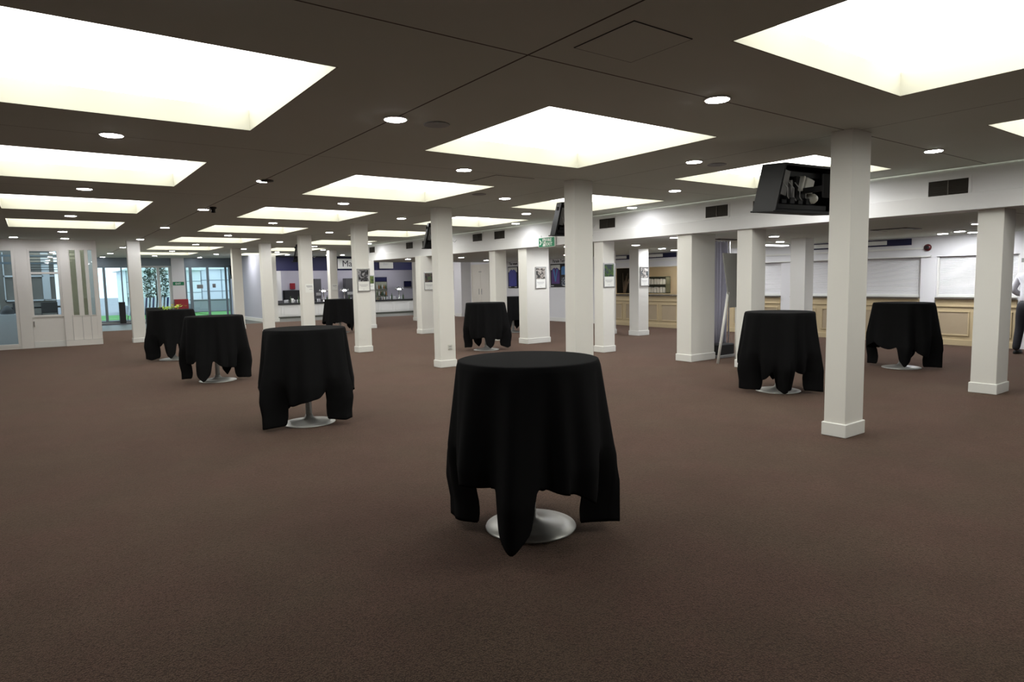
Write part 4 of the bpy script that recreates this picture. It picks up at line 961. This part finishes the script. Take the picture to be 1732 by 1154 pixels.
gd('door_5', [(5.62, 5.70), (5.82, 5.94), (6.56, 6.66), (7.36, 7.44), (7.52, 7.6)], 'alu', 'pair of glass doors at the far end')
struct(MB().box(5.09, 5.62, EY - .12, EY + .1, 0, CZ).build('trim_entrance_pier', M['wall']), 'wide white pier between the glass doors')
struct(MB().box(1.46, 1.95, EY - .03, EY + .1, .0, 2.48).build('trim_entrance_left', M['alupale']))
t = thing('exit_sign', (5.34, EY - .12, 1.675), 'green exit sign on the white pier between the glass doors', 'sign')
MB().box(-.23, .23, -.012, 0, -.08, .08, bev=.003).build('green_face', M['green'], t); text('letters', 'EXIT', .11, M['signwhite'], t, facing('-y', (-.13, -.013, -.04)), .001, bold=.002)
for k, (x, z) in enumerate([(6.25, 1.52), (6.86, 1.55)]):
    o = MB().box(-.13 if k == 0 else -.07, .13 if k == 0 else .07, 0, .006, -.09, .09, bev=.001).build('door_notice', M['grey'], None, (x, EY - .0, z)); tag(o, ['grey notice on the left leaf of the far glass doors', 'grey notice on the right leaf of the far glass doors'][k], 'notice', 'notices on the glass doors')
t = thing('red_cabinet', (5.36, EY - .35, 0), 'red cabinet before the white pier by the entrance', 'cabinet')
MB().box(-.28, .28, -.14, .14, 0, .97, bev=.015).build('cabinet_body', M['red'], t); MB().box(-.24, .24, -.15, -.14, .1, .9).build('cabinet_door', M['red'], t)
for k, (x, y, w, h, lab) in enumerate([(4.35, 32.6, .85, .62, 'black low cabinet in front of the entrance glass right of the column'), (3.05, 32.7, .22, .9, 'dark bin in front of the entrance glass left of the column')]):
    t = thing('low_cabinet', (x, y, 0), lab, 'cabinet')
    MB().box(-w / 2, w / 2, -.16, .16, 0, h, bev=.012).build('cabinet_body', M['blackmatt'], t); MB().box(-w / 2 - .01, w / 2 + .01, -.17, .17, h, h + .02).build('cabinet_top', M['darkgrey'], t)

# exterior
struct(MB().box(-30, 60, 33.4, 120, -.12, -.02).build('ground', M['extgrey']), 'grey paving outside')
o = MB().box(-6, 7.5, 36.5, 42.9, -.02, 0.0).build('lawn', M['grass']); tag(o, 'green lawn outside the far glass doors', 'lawn', kind='stuff')
o = MB().box(7.6, 13, 37, 41.9, -.02, .02).build('lawn_strip', M['grass']); tag(o, 'green lawn strip outside the right glass doors', 'lawn', kind='stuff')
def house(x0, x1, y0, y1, z, lab, rows):
    t = thing('white_building', ((x0 + x1) / 2, (y0 + y1) / 2, 0), lab, 'building'); hx, hy = (x1 - x0) / 2, (y1 - y0) / 2
    MB().box(-hx, hx, -hy, hy, .5, z).build('wall', M['extwhite'], t); MB().box(-hx, hx, -hy, hy, .0, .5).build('base_wall', M['extgrey'], t)
    MB().prism([(-hx - .3, z), (hx + .3, z), (0, z + 1.0)], -hy - .2, hy + .2, 'y').build('roof', M['extwhite'], t)
    r = MB()
    for q in range(1, rows): zz = .5 + (z - .5) * q / rows; r.box(-hx - .01, hx + .01, -hy - .02, -hy, zz, zz + .03)
    for q in range(int(hx * 2 / 1.2)): xx = -hx + q * 1.2; r.box(xx, xx + .04, -hy - .02, -hy, .5, z)
    r.build('glazing_bars', M['alu'], t); return t
house(4.3, 8.2, 43, 48, 2.5, 'white outbuilding seen through the left glass doors', 3)
house(8.6, 14.5, 45, 50, 2.6, 'white outbuilding seen through the right glass doors', 3)
t = thing('leafy_bush', (5.15, 38.2, 0), 'tall dark green bush outside, right of the white column', 'bush')
lf = MB(); rnd = random.Random(5)
for q in range(1500):
    a = rnd.uniform(0, 6.28); z = rnd.uniform(.3, 2.9); rr = .62 * math.sqrt(max(.05, 1 - ((z - 1.5) / 1.55) ** 2)) * rnd.uniform(.55, 1.0)
    mx = Matrix.Translation((rr * math.cos(a), rr * math.sin(a), z)) @ Matrix.Rotation(a, 4, 'Z') @ Matrix.Rotation(rnd.uniform(-1.2, 1.2), 4, 'Y') @ Matrix.Rotation(rnd.uniform(-1, 1), 4, 'X')
    lf.add([(-.06, 0, 0), (0, .035, .01), (.08, 0, 0), (0, -.035, .01)], [(0, 1, 2, 3), (3, 2, 1, 0)], mx=mx)
lf.build('foliage', M['bushleaf'], t); MB().tube([(0, 0, 0), (.03, 0, .8), (0, .02, 2.2)], [.07, .05, .02], 8).build('trunk', mat('bark', (.10, .07, .05), .9), t)
DC = None
for q in range(7):
    x = 3.55 + q * .30; lab = 'folded blue and white striped deckchair outside the glass, %s from the left' % ['first', 'second', 'third', 'fourth', 'fifth', 'sixth', 'seventh'][q]
    if DC is None:
        DC = thing('deckchair', (x, 34.6, 0), lab, 'chair', 'deckchairs stacked outside the entrance')
        s = MB()
        for k in range(12): s.add([(-.12 + .02 * k, 0, .25), (-.10 + .02 * k, 0, .25), (-.10 + .02 * k + .12, .25, 1.05), (-.12 + .02 * k + .12, .25, 1.05)], [(0, 1, 2, 3), (3, 2, 1, 0)], k // 4 % 2)
        s.build('canvas_sling', [M['extwhite'], M['stripe']], DC)
        for sx in (-.13, .13): MB().tube([(sx, 0, 0), (sx + .12, .27, 1.1)], .016, 6).build('frame_rail', M['blackmatt'], DC)
    else: dup(DC, (x, 34.6, 0), 0, lab)
t = thing('garden_wall', (9.5, 42.3, 0), 'low dark hedge outside the right glass doors', 'hedge')
MB().box(-2, 2.5, -.3, .3, 0, .72, bev=.05).build('hedge_body', M['extgrey'], t); MB().box(-2.05, 2.55, -.35, .35, .72, .76).build('coping', M['extgrey'], t)
t.name = 'low_garden_wall'; t['label'] = 'low dark garden wall outside the right glass doors'; t['category'] = 'wall'

# ------------------------------------------------------------------ person at the right edge
def skin_mesh(name, pts, edges, m, parent, sub=2, root=0):
    me = bpy.data.meshes.new(name); me.from_pydata([p[:3] for p in pts], edges, []); me.materials.append(m)
    o = bpy.data.objects.new(name, me); C.objects.link(o); o.parent = parent
    o.modifiers.new('skin', 'SKIN')
    dl = me.skin_vertices[0].data if me.skin_vertices else None
    if dl is None or len(dl) == 0: return o
    for i, p in enumerate(pts):
        r = p[3]; dl[i].radius = r if isinstance(r, tuple) else (r, r); dl[i].use_root = (i == root)
    s = o.modifiers.new('sub', 'SUBSURF'); s.levels = sub; s.render_levels = sub
    o.modifiers['skin'].use_smooth_shade = True
    return o
person = thing('person', (14.64, 4.03, 0), 'person in white shirt and black trousers standing at the right edge', 'person', rz=R_(-100))
# local: +y forward, x to the person's right
H = 1.0
body = [(0, 0, .95, .085), (0, .02, 1.12, (.12, .085)), (0, .07, 1.34, (.165, .105)), (0, .09, 1.46, (.10, .08)), (0, .12, 1.545, .052), (0, .145, 1.62, (.066, .08)), (0, .155, 1.70, (.074, .09)),
        (.10, 0, .86, .072), (.115, .03, .50, .06), (.12, -.01, .09, .038), (.125, .12, .04, .035),
        (-.10, 0, .86, .072), (-.115, -.02, .50, .06), (-.13, -.10, .09, .038), (-.135, .03, .04, .035),
        (.20, .07, 1.43, .055), (.27, -.02, 1.17, .043), (.22, .17, 1.03, .032), (.20, .22, 1.01, .028),
        (-.20, .07, 1.43, .055), (-.28, .02, 1.17, .043), (-.20, .22, 1.05, .032), (-.17, .26, 1.03, .028)]
be = [(0, 1), (1, 2), (2, 3), (3, 4), (4, 5), (5, 6), (0, 7), (7, 8), (8, 9), (9, 10), (0, 11), (11, 12), (12, 13), (13, 14), (3, 15), (15, 16), (16, 17), (17, 18), (3, 19), (19, 20), (20, 21), (21, 22)]
# hands: palm end + 4 fingers + thumb on each wrist
def hand(idx, s):
    bx, by, bz, _ = body[idx]; n0 = len(body); pe = len(body)
    body.append((bx - .01 * s, by + .05, bz - .01, .022)); be.append((idx, pe))
    for k in range(4):
        off = (-.024 + .016 * k); L = [.062, .072, .068, .052][k]
        a = len(body); body.append((bx - .01 * s + off, by + .085, bz - .012, .0088)); be.append((pe, a))
        body.append((bx - .01 * s + off * 1.1, by + .085 + L * .5, bz - .026, .008)); be.append((a, a + 1))
        body.append((bx - .01 * s + off * 1.1, by + .085 + L * .75, bz - .050, .007)); be.append((a + 1, a + 2))
    a = len(body); body.append((bx - .04 * s, by + .03, bz - .005, .010)); be.append((idx, a)); body.append((bx - .055 * s, by + .065, bz - .02, .009)); be.append((a, a + 1))
hand(18, 1); hand(22, -1)
skin_mesh('body', body, be, M['skin'], person)
sh_ = [(0, .01, .90, (.175, .13)), (0, .02, 1.08, (.16, .118)), (0, .05, 1.25, (.18, .122)), (0, .08, 1.38, (.175, .115)), (0, .095, 1.47, (.10, .085)), (0, .11, 1.50, (.062, .062)),
       (.20, .07, 1.425, .075), (.275, -.02, 1.175, .062), (.235, .13, 1.06, .048), (-.20, .07, 1.425, .075), (-.285, .02, 1.175, .062), (-.225, .16, 1.075, .048)]
skin_mesh('shirt', sh_, [(0, 1), (1, 2), (2, 3), (3, 4), (4, 5), (3, 6), (6, 7), (7, 8), (3, 9), (9, 10), (10, 11)], M['shirt'], person)
MB().lathe([(.095, 1.43), (.075, 1.49), (.062, 1.535), (.058, 1.535), (.06, 1.48)], 20, mx=Matrix.Translation((0, .112, 0))).build('collar', M['shirt'], person)
tr = [(0, 0, 1.04, (.155, .115)), (0, 0, .90, (.165, .12)), (.10, 0, .78, .112), (.115, .03, .50, .078), (.12, -.005, .06, .064), (-.10, 0, .78, .112), (-.115, -.02, .50, .078), (-.13, -.095, .06, .064)]
skin_mesh('trousers', tr, [(0, 1), (1, 2), (2, 3), (3, 4), (1, 5), (5, 6), (6, 7)], M['trousers'], person)
for x, y in ((.12, .0), (-.13, -.09)):
    MB().lathe([(.045, 0), (.05, .01), (.048, .05), (.03, .08)], 14, mx=Matrix.Translation((x, y + .07, 0)) @ Matrix.Diagonal((1, 2.6, 1, 1))).build('shoe', M['shoe'], person)
def ball(mb, c, r, seg=16):
    prof = [(max(.0005, math.sin(a * PI / 10)), -math.cos(a * PI / 10)) for a in range(11)]
    return mb.lathe(prof, seg, mx=Matrix.Translation(c) @ Matrix.Diagonal((r[0], r[1], r[2], 1)))
ball(MB(), (0, .135, 1.715), (.084, .100, .098)).build('hair', M['hair'], person).location = (0, -.012, .012)
fc = ball(MB(), (0, .243, 1.655), (.013, .018, .02)); fc.build('nose', M['skin'], person)
for s in (-1, 1):
    ball(MB(), (.030 * s, .232, 1.685), (.011, .008, .008)).build('eye', M['eye'], person)
    ball(MB(), (.078 * s, .15, 1.665), (.008, .018, .028)).build('ear', M['skin'], person)
ball(MB(), (0, .232, 1.612), (.022, .008, .007)).build('mouth', M['lip'], person)
t = thing('paper_sign', (WX, 4.2, 1.75), 'grey paper sign on the bright wall beside the rightmost pillar', 'notice')
MB().box(-.01, 0, .0, .22, -.06, .02, bev=.002).build('sign_sheet', M['boardgrey'], t); MB().box(-.01, 0, .05, .12, -.1, -.06).build('sign_tab', M['boardgrey'], t)

# ------------------------------------------------------------------ world, view
w = bpy.data.worlds.new('world'); SC.world = w; w.use_nodes = True
w.node_tree.nodes['Background'].inputs['Color'].default_value = (.72, .88, 1, 1); w.node_tree.nodes['Background'].inputs['Strength'].default_value = 2.4
SC.view_settings.view_transform = 'Standard'; SC.view_settings.look = 'None'; SC.view_settings.exposure = 0; SC.view_settings.gamma = 1; SC.view_settings.use_curve_mapping = False
SC.cycles.max_bounces = 6; SC.cycles.diffuse_bounces = 5; SC.cycles.transparent_max_bounces = 12; SC.cycles.sample_clamp_indirect = 3
SC.cycles.use_denoising = True
